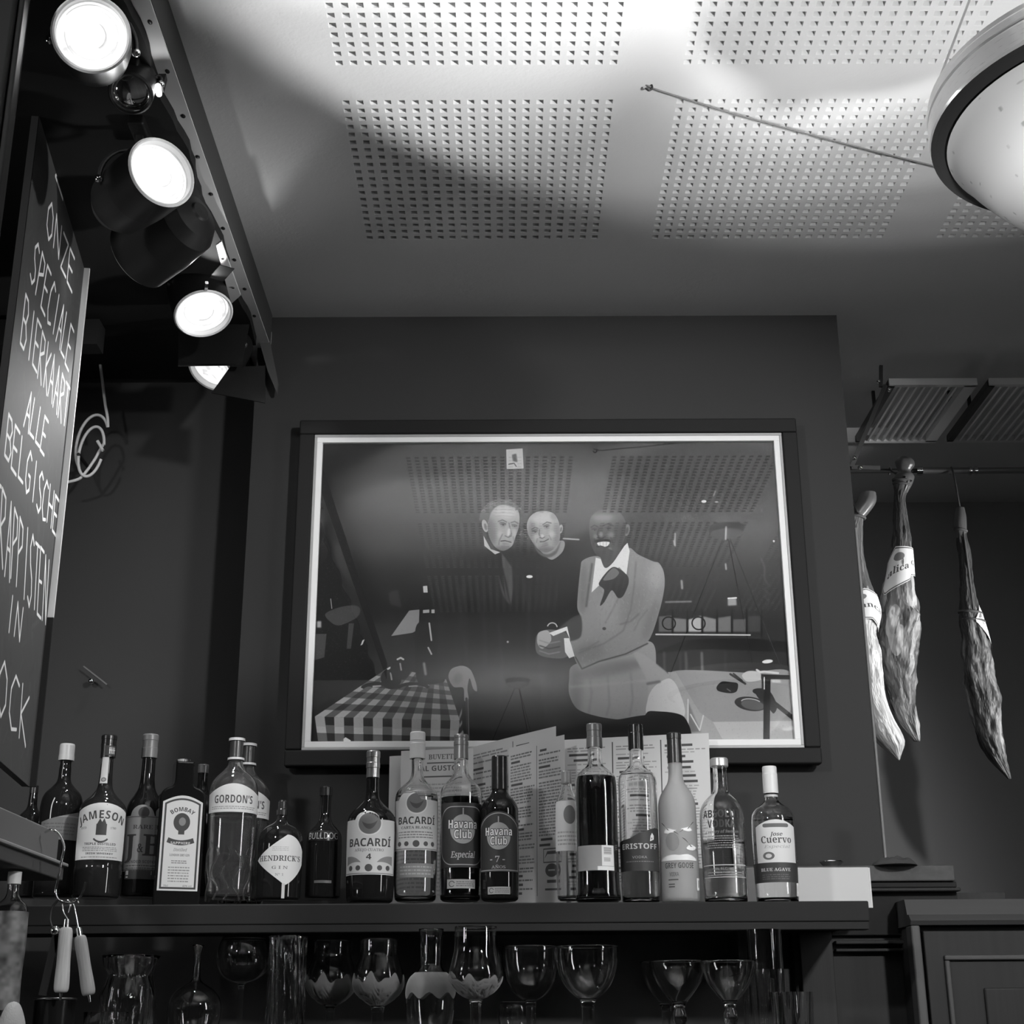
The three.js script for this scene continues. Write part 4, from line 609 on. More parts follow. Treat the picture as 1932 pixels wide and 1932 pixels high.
    curve([[904, 982], [908, 964], [922, 948], [940, 942], [962, 944], [976, 954], [980, 966], [970, 957], [950, 952], [936, 956], [926, 968], [921, 984], [914, 980]], pg(86), 0.8);
    seed = 71; for (let i = 0; i < 46; i++) { const a = rr(0, 1), x = 906 + 70 * a, y = 976 - 32 * Math.sin(0.35 + a * 2.3) + rr(-3, 5); line([[x, y], [x + rr(3, 8), y - rr(2, 5)], [x + rr(8, 14), y + rr(-3, 2)]], pg(rr(62, 136)), 1, 0.3); }
    for (const [a, b] of [[[868, 1100], [880, 1250]], [[906, 1110], [914, 1260]], [[990, 1100], [996, 1240]], [[940, 1170], [944, 1330]]]) line([a, [(a[0] + b[0]) / 2 + 5, (a[1] + b[1]) / 2], b], pg(56, 0.9), 4, 2.5);
    ell(999, 1088, 6, 3, pg(222)); ell(958, 1211, 2, 2, pg(170)); 
    curve([[846, 1278], [852, 1262], [872, 1256], [888, 1264], [898, 1288], [900, 1304], [893, 1300], [886, 1280], [882, 1300], [884, 1318], [876, 1322], [874, 1298], [856, 1296]], pg(164)); ell(864, 1280, 8, 10, pg(140), 0.4, 2); line([[880, 1318], [882, 1400]], pg(62), 4); line([[883, 1320], [885, 1400]], pg(120), 1.5);
    // man at the right: pale suit, open white collar, dark flower, hands clasped
    ell(1183, 1000, 5.5, 12, pg(112), 0.18); ell(1183, 1001, 2.4, 7, pg(70), 0.18, 0.6);
    head([[1114, 978], [1126, 965], [1146, 960], [1168, 966], [1180, 984], [1180, 1008], [1172, 1032], [1158, 1050], [1142, 1057], [1128, 1050], [1117, 1032], [1112, 1004]], pg(82), () => {
      ell(1138, 976, 20, 9, pg(122, 0.8), -0.05, 4); ell(1172, 1010, 10, 32, pg(58, 0.7), 0.2, 5); ell(1118, 1030, 6, 20, pg(56, 0.6), 0, 4); ell(1124, 1012, 5, 5, pg(122, 0.8), 0, 2); ell(1152, 1009, 7, 6, pg(126, 0.8), 0, 2.4); ell(1142, 1046, 18, 8, pg(50, 0.6), 0, 3); ell(1150, 1037, 5, 4, pg(124, 0.8), -0.4, 2);
      line([[1115, 995], [1121, 991], [1128, 994]], pg(44), 2, 0.5); line([[1138, 992], [1147, 988], [1157, 992]], pg(44), 2, 0.5); eye(1121.5, 1000, 4, -0.05, 42, 96); eye(1147.5, 998.5, 4.4, 0.05, 42, 96);
      line([[1130, 996], [1127, 1008], [1130, 1014]], pg(54), 1.8, 0.7); ell(1134, 1008, 3.6, 5, pg(128), 0, 1); line([[1127, 1014], [1134, 1017], [1141, 1013]], pg(46), 1.8, 0.5); curve([[1122, 1019], [1134, 1017], [1150, 1018], [1152, 1024], [1140, 1021], [1124, 1024]], pg(44), 0.6);
      curve([[1127, 1024], [1138, 1022], [1150, 1023], [1146, 1030], [1136, 1032], [1129, 1029]], pg(208)); line([[1138, 1023], [1138, 1031]], pg(150), 0.8, 0.2); line([[1132, 1023], [1132, 1031]], pg(150), 0.8, 0.2); line([[1144, 1023], [1144, 1030]], pg(150), 0.8, 0.2); line([[1126, 1031], [1138, 1035], [1149, 1031]], pg(48), 2, 0.6); line([[1122, 1016], [1119, 1028]], pg(54), 1.3, 0.8); line([[1152, 1014], [1157, 1026]], pg(54), 1.4, 0.8);
      ell(1140, 964, 30, 6, pg(58, 0.6), 0, 3); });
    head([[1080, 1256], [1130, 1240], [1225, 1210], [1238, 1258], [1232, 1310], [1222, 1352], [1180, 1358], [1130, 1352], [1090, 1338], [1074, 1310], [1074, 1280]], pg(142), () => {
      ell(1085, 1300, 12, 50, pg(104, 0.8), 0, 6); ell(1150, 1262, 70, 12, pg(100, 0.7), -0.18, 5); ell(1170, 1310, 40, 26, pg(156, 0.7), 0, 10); for (const [x, l] of [[1112, 40], [1146, 60], [1190, 50]]) line([[x, 1270], [x + 4, 1270 + l], [x - 2, 1350]], pg(120, 0.8), 2.4, 1.6); line([[1076, 1296], [1130, 1292], [1220, 1284]], pg(160, 0.8), 3, 2); });
    head([[1125, 1049], [1100, 1057], [1095, 1073], [1089, 1141], [1094, 1160], [1095, 1176], [1077, 1203], [1082, 1237], [1097, 1261], [1125, 1251], [1159, 1244], [1200, 1230], [1227, 1203], [1246, 1146], [1254, 1105], [1252, 1078], [1243, 1062], [1232, 1059], [1204, 1046], [1186, 1034], [1160, 1060]], pg(130), () => {
      ell(1240, 1084, 16, 30, pg(152, 0.8), 0.2, 7); ell(1100, 1110, 8, 50, pg(104, 0.7), 0.05, 4); ell(1190, 1140, 26, 40, pg(116, 0.7), 0.5, 8); ell(1110, 1232, 30, 18, pg(112, 0.8), -0.3, 6); ell(1228, 1170, 10, 40, pg(108, 0.7), 0.35, 5); ell(1150, 1150, 20, 40, pg(138, 0.7), 0, 8);
      line([[1200, 1060], [1196, 1110], [1190, 1150], [1176, 1190], [1140, 1214], [1092, 1232]], pg(100, 0.9), 2.2, 1.4); line([[1206, 1158], [1190, 1172], [1170, 1178]], pg(98, 0.9), 2.6, 1.4); line([[1222, 1150], [1206, 1170], [1196, 1190]], pg(102, 0.8), 2, 1.2); line([[1130, 1210], [1110, 1222], [1094, 1226]], pg(100, 0.8), 2, 1.2); line([[1117, 1064], [1112, 1100], [1106, 1144]], pg(84), 3.4, 1.2); line([[1186, 1040], [1184, 1090], [1164, 1134], [1142, 1176]], pg(108, 0.9), 2, 1.2);
      seed = 600; for (let i = 0; i < 420; i++) { const x = rr(1076, 1256), y = rr(1040, 1262); line([[x, y], [x + rr(-3, 3), y + rr(1, 4)]], pg(i % 2 ? 112 : 150, 0.55), 0.9); } });
    line([[1222, 1214], [1180, 1234], [1130, 1248], [1098, 1262], [1086, 1240]], pg(70), 2.5, 0.6); curve([[1196, 1234], [1216, 1236], [1260, 1270], [1276, 1290], [1250, 1350], [1220, 1352], [1222, 1290]], pg(150), 1); curve([[1224, 1352], [1222, 1320], [1234, 1296], [1262, 1280], [1280, 1300], [1290, 1352]], pg(186)); curve([[1218, 1348], [1240, 1342], [1290, 1352], [1300, 1400], [1210, 1400]], pg(44)); curve([[1074, 1336], [1110, 1356], [1160, 1358], [1222, 1350], [1214, 1380], [1090, 1380]], pg(46)); line([[1222, 1290], [1244, 1286]], pg(104), 5, 1);
    poly([[1124, 1052], [1140, 1056], [1156, 1062], [1178, 1030], [1184, 1024], [1188, 1040], [1182, 1084], [1168, 1070], [1150, 1086], [1116, 1118]], pg(204)); curve([[1130, 1030], [1160, 1040], [1172, 1036], [1156, 1062], [1140, 1070]], pg(72)); 
    curve([[1130, 1100], [1156, 1070], [1182, 1084], [1186, 1100], [1176, 1124], [1166, 1128], [1154, 1114], [1140, 1136], [1132, 1142], [1140, 1114]], pg(56)); curve([[1138, 1094], [1156, 1072], [1168, 1080], [1158, 1092]], pg(104)); ell(1140, 1186, 3.5, 3, pg(70));
    curve([[1060, 1180], [1094, 1160], [1096, 1200], [1070, 1210], [1048, 1200]], pg(72), 1); curve([[1012, 1200], [1030, 1188], [1056, 1190], [1072, 1200], [1076, 1230], [1062, 1242], [1030, 1240], [1012, 1230]], pg(96)); curve([[1016, 1194], [1034, 1190], [1040, 1208], [1024, 1224], [1014, 1214]], pg(160)); for (const y of [1208, 1218, 1228]) line([[1018, y], [1036, y + 6], [1056, y + 2]], pg(y === 1218 ? 60 : 132), 2, 0.7);
    poly([[1036, 1194], [1070, 1182], [1076, 1208], [1068, 1190], [1044, 1200]], pg(212)); poly([[1064, 1204], [1074, 1204], [1084, 1238], [1074, 1242], [1066, 1230]], pg(214)); g.save(); g.strokeStyle = pg(190); g.lineWidth = 2 * K; { const q = X(1042, 1184); g.beginPath(); g.arc(q[0], q[1], 9 * K, 3.4, 6.2); g.stroke(); } g.restore();
    seed = 72; for (let i = 0; i < 26000; i++) { const v = rnd() < 0.5 ? 255 : 0; g.fillStyle = `rgba(${v},${v},${v},${rr(0.01, 0.05)})`; g.fillRect(rr(0, CW), rr(0, CH), rr(2, 5), rr(2, 5)); } // film grain
  });
  mesh('print', new THREE.PlaneGeometry(iw, ih), new THREE.MeshPhysicalMaterial({ map: print, roughness: 0.9, specularIntensity: 0.2, clearcoat: 1, clearcoatRoughness: 0.06 }), t);
  mesh('glass_pane', new THREE.BoxGeometry(iw, ih, 0.002).translate(0, 0, 0.0045), new THREE.MeshPhysicalMaterial({ color: 0xffffff, roughness: 0.012, transmission: 1, thickness: 0, ior: 1.52 }), t);
}

// ---------------------------------------------------------------- bottles
// A bottle stands on the shelf at base (px, py) and depth D. Outlines are [picture row, half width] from the top down; they become real radii at that depth.
function stand(cx, D, top = SHELF_T) { let lo = 1000, hi = 2600; for (let i = 0; i < 40; i++) { const m = (lo + hi) / 2; at(cx, m, D).y > top ? (lo = m) : (hi = m); } const p = at(cx, lo, D); return V(p.x, top, p.z); }
const heightOf = (py, o) => { const d = ray(966, py); return EYE + d.y * (-o.z / -d.z) - o.y; }; // height above the thing's base of a picture row at its depth
const radOf = (hw, py, o) => hw * mPerPx(V(o.x, o.y + heightOf(py, o), o.z));
const outline = (rows, o) => rows.map(([py, hw]) => [radOf(hw, py, o), Math.max(0, heightOf(py, o))]);
function shell(pts, wall, n = 70) { // hollow glass: outside up, inside down again
  const s = smooth(pts, n).reverse(); // bottom to top
  const y0 = s[0].y, out = [new THREE.Vector2(0.0001, y0), new THREE.Vector2(Math.max(0.001, s[0].x - 0.004), y0), new THREE.Vector2(s[0].x, y0 + 0.003), ...s.filter((p) => p.y > y0 + 0.004)];
  const inn = out.slice(3).filter((p) => p.y > y0 + wall * 2.2).map((p) => new THREE.Vector2(Math.max(0.002, p.x - wall), p.y)).reverse();
  return lathe([...out, ...inn, new THREE.Vector2(inn[inn.length - 1].x - 0.004, y0 + wall * 2), new THREE.Vector2(0.0001, y0 + wall * 2.4)], 56);
}
function solid(pts, n = 70) { const s = smooth(pts, n).reverse(), y0 = s[0].y; return lathe([new THREE.Vector2(0.0001, y0), new THREE.Vector2(Math.max(0.001, s[0].x - 0.004), y0), new THREE.Vector2(s[0].x, y0 + 0.003), ...s.filter((p) => p.y > y0 + 0.004), new THREE.Vector2(0.0001, s[s.length - 1].y)], 56); }
function filling(pts, wall, level, n = 70) { const s = smooth(pts, n).reverse(), y0 = s[0].y + wall * 2.6, q = s.filter((p) => p.y > y0 && p.y < level).map((p) => new THREE.Vector2(Math.max(0.002, p.x - wall - 0.0003), p.y)); return lathe([new THREE.Vector2(0.0001, y0), new THREE.Vector2(q[0].x - 0.004, y0), ...q, new THREE.Vector2(q[q.length - 1].x, level), new THREE.Vector2(0.0001, level)], 56); }
const radiusAt = (pts, y) => { const s = smooth(pts, 200); return s.reduce((m, p) => (Math.abs(p.y - y) < Math.abs(m.y - y) ? p : m), s[0]).x; };
// paper on a round or square body: a patch bent round it between two heights, its edges given by functions of u
function patch(o, rfn, half, y0, y1, { turn = 0, top = null, bottom = null, lift = 0.0005, flat = false, nu = 36, nv = 14 } = {}) {
  const P = [], U = [], I = [], face = Math.atan2(-o.x, -o.z) + turn; // facing the camera
  for (let j = 0; j <= nv; j++) for (let i = 0; i <= nu; i++) {
    const u = i / nu, b = bottom ? bottom(u) : 0, t = top ? top(u) : 1, f = b + (t - b) * j / nv, y = y0 + (y1 - y0) * f, r = rfn(y) + lift;
    if (flat) { const x = (u - 0.5) * 2 * half; P.push(x * Math.cos(face) + r * Math.sin(face), y, -x * Math.sin(face) + r * Math.cos(face)); } else { const a = (u - 0.5) * 2 * half; P.push(r * Math.sin(a + face), y, r * Math.cos(a + face)); }
    U.push(u, f);
  }
  for (let j = 0; j < nv; j++) for (let i = 0; i < nu; i++) { const a = j * (nu + 1) + i, b = a + nu + 1; I.push(a, a + 1, b, b, a + 1, b + 1); }
  const g = new THREE.BufferGeometry(); g.setAttribute('position', new THREE.Float32BufferAttribute(P, 3)); g.setAttribute('uv', new THREE.Float32BufferAttribute(U, 2)); g.setIndex(I); g.computeVertexNormals(); return g;
}
const fit = (g, s, x, y, w, font) => { g.font = font; const m = g.measureText(s).width; g.save(); g.translate(x, y); if (m > 0) g.scale(w / m, 1); g.textAlign = 'center'; g.fillText(s, 0, 0); g.restore(); };
const arcText = (g, s, cx, cy, r, a0, a1, font) => { g.font = font; g.textAlign = 'center'; const ws = [...s].map((ch) => g.measureText(ch).width), tot = ws.reduce((p, q) => p + q, 0); let acc = 0; [...s].forEach((ch, i) => { const a = a0 + (a1 - a0) * (acc + ws[i] / 2) / tot; acc += ws[i]; g.save(); g.translate(cx + r * Math.sin(a), cy - r * Math.cos(a)); g.rotate(a); g.fillText(ch, 0, 0); g.restore(); }); };
const smallPrint = (g, x0, x1, y0, y1, n, col, s) => { seed = s; g.strokeStyle = col; for (let i = 0; i < n; i++) { const y = y0 + (y1 - y0) * (i + 0.5) / n; g.lineWidth = (y1 - y0) / n * 0.42; let x = x0 + rr(0, 6); while (x < x1 - 6) { const w = rr(5, 26); g.beginPath(); g.moveTo(x, y); g.lineTo(Math.min(x1, x + w), y); g.stroke(); x += w + rr(3, 6); } } };
const paper = (w, h, draw, rough = 0.55) => new THREE.MeshPhysicalMaterial({ map: tex(w, h, draw), roughness: rough });
const decal = (w, h, draw) => new THREE.MeshPhysicalMaterial({ map: tex(w, h, draw), roughness: 0.45, alphaTest: 0.5 });
const GB = 'liquor bottles on the long shelf';
function bottle({ label, cx, D = 2.8, rows, glass = M.darkGlass, wall = 0, level, liquid = M.darkLiquid, cap, capMat = M.capBlack, capName = 'cap', extra }) {
  const o = stand(cx, D), t = thing('liquor_bottle', label, 'bottle', o, GB), pts = outline(rows, o);
  mesh('glass_body', wall ? shell(pts, wall) : solid(pts), glass, t);
  if (level) mesh('liquor', filling(pts, wall, heightOf(level, o)), liquid, t);
  if (cap) { const c = outline(cap, o); mesh(capName, turned([[0.0001, c[0][1] + 0.0005], ...c, [0.0001, c[c.length - 1][1]]], 40), capMat, t); }
  const R = (y) => radiusAt(pts, y), H = (py) => heightOf(py, o), r = (hw, py) => radOf(hw, py, o);
  if (extra) extra({ t, o, pts, R, H, r, lab: (name, mat, half, pa, pb, opt) => mesh(name, patch(o, R, half, H(pb), H(pa), opt), mat, t) });
  return t;
}
const clearLiquor = new THREE.MeshPhysicalMaterial({ color: 0xffffff, roughness: 0.01, transmission: 1, thickness: 0.05, ior: 1.36 });

bottle({ label: 'whisky bottle with a bright cap and a slanted grey label, leftmost of the row', cx: 97, D: 2.86, rows: [[1430, 11], [1436, 10], [1446, 11], [1470, 13], [1482, 22], [1494, 33], [1510, 38], [1550, 39], [1690, 38]], cap: [[1400, 13], [1403, 14], [1420, 14], [1424, 14.5], [1431, 14.5]], capMat: std(0.5, 0.35), extra: ({ lab, t, o, pts, R, H }) => {
  lab('label', paper(256, 128, (g, w, h) => { g.fillStyle = pg(92); g.fillRect(0, 0, w, h); g.fillStyle = pg(118); g.fillRect(0, 22, w, 6); smallPrint(g, 20, 230, 50, 110, 4, pg(76), 3); }), 1.0, 1530, 1584, { top: (u) => 0.62 + 0.38 * u, bottom: (u) => 0.0 }); } });
bottle({ label: 'small dark bottle behind the jutting board at the left end of the shelf', cx: 40, D: 2.9, rows: [[1484, 7], [1500, 8], [1520, 10], [1536, 22], [1560, 26], [1690, 26]], cap: [[1478, 8], [1492, 8]] });
bottle({ label: 'dark bottle with a cream label reading JAMESON', cx: 178, rows: [[1425, 11], [1470, 12.5], [1485, 15], [1497, 23], [1509, 35], [1520, 42], [1545, 44], [1622, 44], [1630, 43], [1636, 44], [1691, 43]], glass: M.greenGlass, cap: [[1384, 13.5], [1386, 14.5], [1392, 14.5], [1393, 13.8], [1400, 13.8], [1401, 14.3], [1426, 14.3]], extra: ({ lab }) => {
  lab('label', paper(512, 460, (g, w, h) => { g.fillStyle = pg(192); g.fillRect(0, 0, w, h); g.fillStyle = pg(62); arcText(g, 'JAMESON', w / 2, 560, 430, -0.5, 0.5, 'bold 92px sans-serif'); g.fillRect(212, 175, 88, 90); g.beginPath(); g.moveTo(216, 178); g.lineTo(240, 130); g.lineTo(258, 160); g.lineTo(275, 128); g.lineTo(296, 178); g.fill(); g.lineWidth = 14; g.strokeStyle = pg(70); g.beginPath(); g.arc(w / 2, 240, 80, 0.75, 2.4); g.stroke(); g.font = '24px serif'; g.fillText('ESTD', 96, 214); g.fillText('1780', 358, 214); fit(g, 'TRIPLE DISTILLED', w / 2, 345, 280, 'bold 26px sans-serif'); smallPrint(g, 100, 412, 356, 396, 3, pg(120), 4); fit(g, 'IRISH WHISKEY', w / 2, 420, 240, 'bold 22px sans-serif'); smallPrint(g, 90, 420, 430, 452, 1, pg(140), 6); }), 1.25, 1516, 1622, { top: (u) => 0.86 + 0.14 * Math.sin(u * Math.PI) });
  lab('neck_label', paper(64, 256, (g, w, h) => { g.fillStyle = pg(190); g.fillRect(0, 0, w, h); g.fillStyle = pg(110); g.beginPath(); g.arc(32, 220, 22, 0, 7); g.fill(); g.fillStyle = pg(150); g.beginPath(); g.arc(32, 220, 12, 0, 7); g.fill(); }), 0.55, 1426, 1476, { turn: -0.3, lift: 0.001 });
  lab('cap_print', paper(128, 128, (g, w, h) => { g.fillStyle = pg(60); g.fillRect(0, 0, w, h); g.fillStyle = pg(200); for (let i = 0; i < 4; i++) { g.fillRect(52 + i * 18, 20, 8, 84); } g.fillRect(48, 52, 76, 8); }), 0.8, 1405, 1424, { turn: 0.3, lift: 0.0035 }); } });
bottle({ label: 'green bottle with a dull shield label reading RARE and JB', cx: 259, D: 2.86, rows: [[1425, 12], [1470, 13.5], [1485, 16], [1497, 22], [1510, 30], [1524, 34.5], [1545, 35.5], [1690, 35]], cap: [[1383, 14], [1385, 15], [1394, 15], [1395, 14.4], [1408, 14.4], [1409, 15], [1427, 15]], capMat: std(0.2, 0.35), extra: ({ lab }) => {
  lab('label', paper(400, 512, (g, w, h) => { g.fillStyle = pg(140); g.fillRect(0, 0, w, h); g.fillStyle = pg(74); g.beginPath(); g.ellipse(w / 2, 62, 44, 44, 0, 0, 7); g.fill(); fit(g, 'RARE', w / 2, 190, 160, 'bold 44px serif'); g.fillStyle = pg(66); fit(g, 'J', 110, 395, 90, 'bold 230px serif'); fit(g, 'B', 280, 395, 150, 'bold 230px serif'); fit(g, '&', 190, 370, 50, 'bold 90px serif'); g.fillStyle = pg(78); fit(g, 'BLENDED SCOTCH', w / 2, 452, 270, 'bold 30px sans-serif'); smallPrint(g, 70, 330, 462, 500, 2, pg(84), 8); g.strokeStyle = pg(92); g.lineWidth = 8; g.strokeRect(10, 96, w - 20, h - 106); }), 1.32, 1519, 1643, { top: (u) => { const d = Math.abs(u - 0.47); return d < 0.24 ? 0.83 + 0.17 * Math.sqrt(1 - (d / 0.24) ** 2) * 0.98 : 0.83 - 0.02 * (d - 0.24); }, turn: -0.05 });
  lab('tax_strip', paper(256, 64, (g, w, h) => { g.fillStyle = pg(72); g.fillRect(0, 0, w, h); g.fillStyle = pg(190); g.fillRect(10, 4, 24, 30); g.fillRect(12, 44, 20, 10); g.fillRect(210, 6, 14, 26); }), 0.9, 1641, 1658); } });
// square bottle with the long arched label
{
  const o = stand(328, 2.8), t = thing('liquor_bottle', 'square bottle with a tall arched white label reading BOMBAY SAPPHIRE', 'bottle', o, GB), H = (py) => heightOf(py, o), hw = radOf(39, 1600, o), face = Math.atan2(-o.x, -o.z) + 0.12;
  const s = new THREE.Shape(); const y1 = H(1512), y2 = H(1497), n = radOf(13, 1480, o);
  s.moveTo(-hw, 0); s.lineTo(-hw, y1); s.quadraticCurveTo(-hw, y2, -hw * 0.6, y2 + 0.004); s.quadraticCurveTo(-n, y2 + 0.008, -n, y2 + 0.024); s.lineTo(-n, H(1445)); s.lineTo(n, H(1445)); s.lineTo(n, y2 + 0.024); s.quadraticCurveTo(n, y2 + 0.008, hw * 0.6, y2 + 0.004); s.quadraticCurveTo(hw, y2, hw, y1); s.lineTo(hw, 0); s.closePath();
  mesh('glass_body', new THREE.ExtrudeGeometry(s, { depth: 0.05, bevelEnabled: true, bevelSize: 0.004, bevelThickness: 0.004, bevelSegments: 3, curveSegments: 16 }).translate(0, 0.004, -0.025).rotateY(face), M.darkGlass, t);
  mesh('cap', turned([[0.0001, H(1430)], [n * 1.05, H(1430)], [n * 1.08, H(1432)], [n * 1.08, H(1447)], [n, H(1448)]], 32).rotateY(face), M.capBlack, t);
  mesh('cap_print', patch(o, () => n * 1.1, 0.5, H(1446), H(1431), { turn: -0.45 }), paper(64, 64, (g) => { g.fillStyle = pg(175); g.fillRect(0, 0, 64, 64); g.fillStyle = pg(120); g.fillRect(14, 20, 36, 22); }), t);
  mesh('neck_print', patch(o, () => n * 1.02, 0.35, H(1488), H(1458), { turn: 0.3 }), std(0.6, 0.3), t);
  mesh('label', patch(o, () => 0.0292, radOf(37, 1600, o), H(1680), H(1502), { flat: true, turn: 0.12, lift: 0.0006, top: (u) => 0.93 + 0.07 * Math.sin(Math.PI * u) }), paper(300, 720, (g, w, h) => {
    g.fillStyle = pg(196); g.fillRect(0, 0, w, h); g.strokeStyle = pg(50); g.lineWidth = 14; g.beginPath(); g.moveTo(22, h - 20); g.lineTo(22, 66); g.quadraticCurveTo(w / 2, -10, w - 22, 66); g.lineTo(w - 22, h - 20); g.closePath(); g.stroke();
    g.fillStyle = pg(54); arcText(g, 'BOMBAY', w / 2, 240, 120, -0.72, 0.72, 'bold 44px sans-serif'); g.beginPath(); g.ellipse(w / 2, 205, 62, 70, 0, 0, 7); g.fill(); g.fillRect(128, 262, 46, 36); g.fillStyle = pg(120); g.beginPath(); g.ellipse(w / 2 + 4, 200, 26, 32, 0, 0, 7); g.fill(); g.fillStyle = pg(54); g.beginPath(); g.moveTo(58, 322); g.quadraticCurveTo(w / 2, 362, 242, 322); g.lineTo(254, 358); g.quadraticCurveTo(w / 2, 402, 46, 358); g.fill(); g.fillStyle = pg(190); fit(g, 'SAPPHIRE', w / 2, 372, 150, 'bold 26px sans-serif'); g.fillStyle = pg(90); fit(g, 'Distilled', w / 2, 424, 100, 'italic 30px serif'); fit(g, 'LONDON DRY GIN', w / 2, 462, 150, 'bold 24px serif'); smallPrint(g, 90, 210, 490, 520, 2, pg(110), 12); smallPrint(g, 70, 230, 536, 660, 6, pg(132), 13); g.font = '20px sans-serif'; g.textAlign = 'left'; g.fillText('70cl', 44, 690); g.fillText('40% vol', 186, 690);
  }), t);
}
bottle({ label: 'dark bottle standing behind the square gin bottle, only its neck showing', cx: 366, D: 2.9, rows: [[1450, 9], [1478, 9.5], [1490, 12], [1505, 24], [1525, 30], [1690, 30]], cap: [[1440, 10], [1442, 10.5], [1456, 10.5]], capMat: std(0.15, 0.2) });
// gin bottles with arched labels and cut lower halves
const gordonLabel = paper(512, 220, (g, w, h) => { g.fillStyle = pg(188); g.fillRect(0, 0, w, h); g.fillStyle = pg(70); fit(g, "GORDON'S", w / 2, 150, 330, 'bold 84px sans-serif'); smallPrint(g, 60, 452, 172, 200, 2, pg(120), 16); });
function gordon(cx, D, top, label) {
  const k = (py) => py + top - 1391;
  const greenClear = M.ginGlass ??= new THREE.MeshPhysicalMaterial({ color: grey(0.8), roughness: 0.04, transmission: 0.97, thickness: 0.004, ior: 1.5 });
  return bottle({ label, cx, D, rows: [[1398, 12], [1428, 12.5], [1440, 14], [1450, 20], [1462, 32], [1476, 42], [1490, 45], [1535, 45], [1600, 44], [1680, 42], [1694, 41]].map(([y, w]) => [k(y), w]), glass: greenClear, wall: 0.0028, level: k(1530), liquid: M.ginLiquor ??= new THREE.MeshPhysicalMaterial({ color: 0xffffff, roughness: 0.02, transmission: 1, thickness: 0.05, ior: 1.36 }), cap: [[1391, 14], [1392, 15], [1396, 15], [1397, 12.6], [1427, 12.6], [1428, 15.4], [1432, 15.4], [1434, 13]].map(([y, w]) => [k(y), w]), capMat: std(0.06, 0.25),
    extra: ({ lab, t, o, R, H }) => {
      lab('label', gordonLabel, 1.35, k(1482), k(1535), { top: (u) => 0.66 + 0.34 * Math.sin(Math.PI * u) ** 1.5 });
      mesh('cap_disc', turned([[0.0001, H(k(1390.5)) + 0.0006], [radOf(15, 1392, o), H(k(1391.5)) + 0.0004], [radOf(15.2, 1395, o), H(k(1396))]], 32), M.capWhite, t);
      mesh('cap_ring', turned([[radOf(13, 1428, o), H(k(1427.5))], [radOf(15.6, 1429, o), H(k(1428))], [radOf(15.8, 1432, o), H(k(1432))]], 32), M.capWhite, t);
      for (let i = 0; i < 12; i++) { const a = i / 12 * 6.283, y0 = 0.012, yc = H(k(1600)); const l = []; for (let j = 0; j <= 8; j++) { const f = j / 8, b = a + 0.18 * Math.sin(f * 9 + i * 1.7), y = y0 + (yc - y0) * f; l.push(V((R(y) + 0.0004) * Math.sin(b), y, (R(y) + 0.0004) * Math.cos(b))); } mesh('cut_rib', tube(l, 0.0022, 24, 6), greenClear, t); }
    } });
}
gordon(429, 2.8, 1391, "clear gin bottle with an arched pale label reading GORDON'S and a white-topped cap");
gordon(452, 2.92, 1401, 'second clear gin bottle half hidden behind its twin with the same white-topped cap');
bottle({ label: 'squat black bottle with a diamond-shaped label reading HENDRICK\'S GIN', cx: 524, D: 2.79, rows: [[1534, 8], [1544, 9], [1550, 14], [1560, 30], [1570, 38], [1582, 41], [1697, 41]], cap: [[1508, 6], [1511, 8], [1524, 8], [1526, 10], [1536, 10]], capMat: M.capBlack, extra: ({ t, o, R, H }) => {
  const m = paper(512, 512, (g, w, h) => { g.fillStyle = pg(190); g.fillRect(0, 0, w, h); g.strokeStyle = pg(165); g.lineWidth = 10; g.fillStyle = pg(64); fit(g, "HENDRICK'S", w / 2, 270, 430, 'bold 76px serif'); g.fillStyle = pg(110); fit(g, 'G I N', w / 2, 352, 150, 'bold 44px serif'); fit(g, 'N° 1', w / 2, 420, 80, '34px serif'); smallPrint(g, 180, 330, 120, 170, 3, pg(160), 18); });
  mesh('label', patch(o, R, 1.25, H(1671), H(1577), { lift: 0.0008, top: (u) => Math.min(1, 0.5 + (u < 0.62 ? u / 0.62 * 0.5 : (1 - ((u - 0.62) / 0.38) ** 2 * 0.62) * 0.5)), bottom: (u) => Math.max(0, u < 0.6 ? 0.5 - u / 0.6 * 0.5 : ((u - 0.6) / 0.4) ** 1.4 * 0.42), nu: 60 }), m, t);
  mesh('label_tail', patch(o, R, 0.07, H(1696), H(1668), { turn: 0.2, lift: 0.0009 }), paper(32, 64, (g) => { g.fillStyle = pg(170); g.fillRect(0, 0, 32, 64); }), t); } });
bottle({ label: 'black bottle in shadow reading BULLDOG in thin pale letters', cx: 607, D: 2.84, rows: [[1496, 10], [1540, 11], [1552, 15], [1562, 24], [1572, 31], [1590, 33], [1695, 33]], cap: [[1483, 11], [1485, 12], [1500, 12]], extra: ({ lab }) => { lab('lettering', paper(400, 96, (g, w, h) => { g.fillStyle = pg(44); g.fillRect(0, 0, w, h); g.fillStyle = pg(160); fit(g, 'BULLDOG', w / 2, 78, 370, '84px sans-serif'); }, 0.2), 1.05, 1569, 1588, { turn: -0.1 }); lab('band', std(0.12, 0.4), 0.5, 1662, 1667); } });
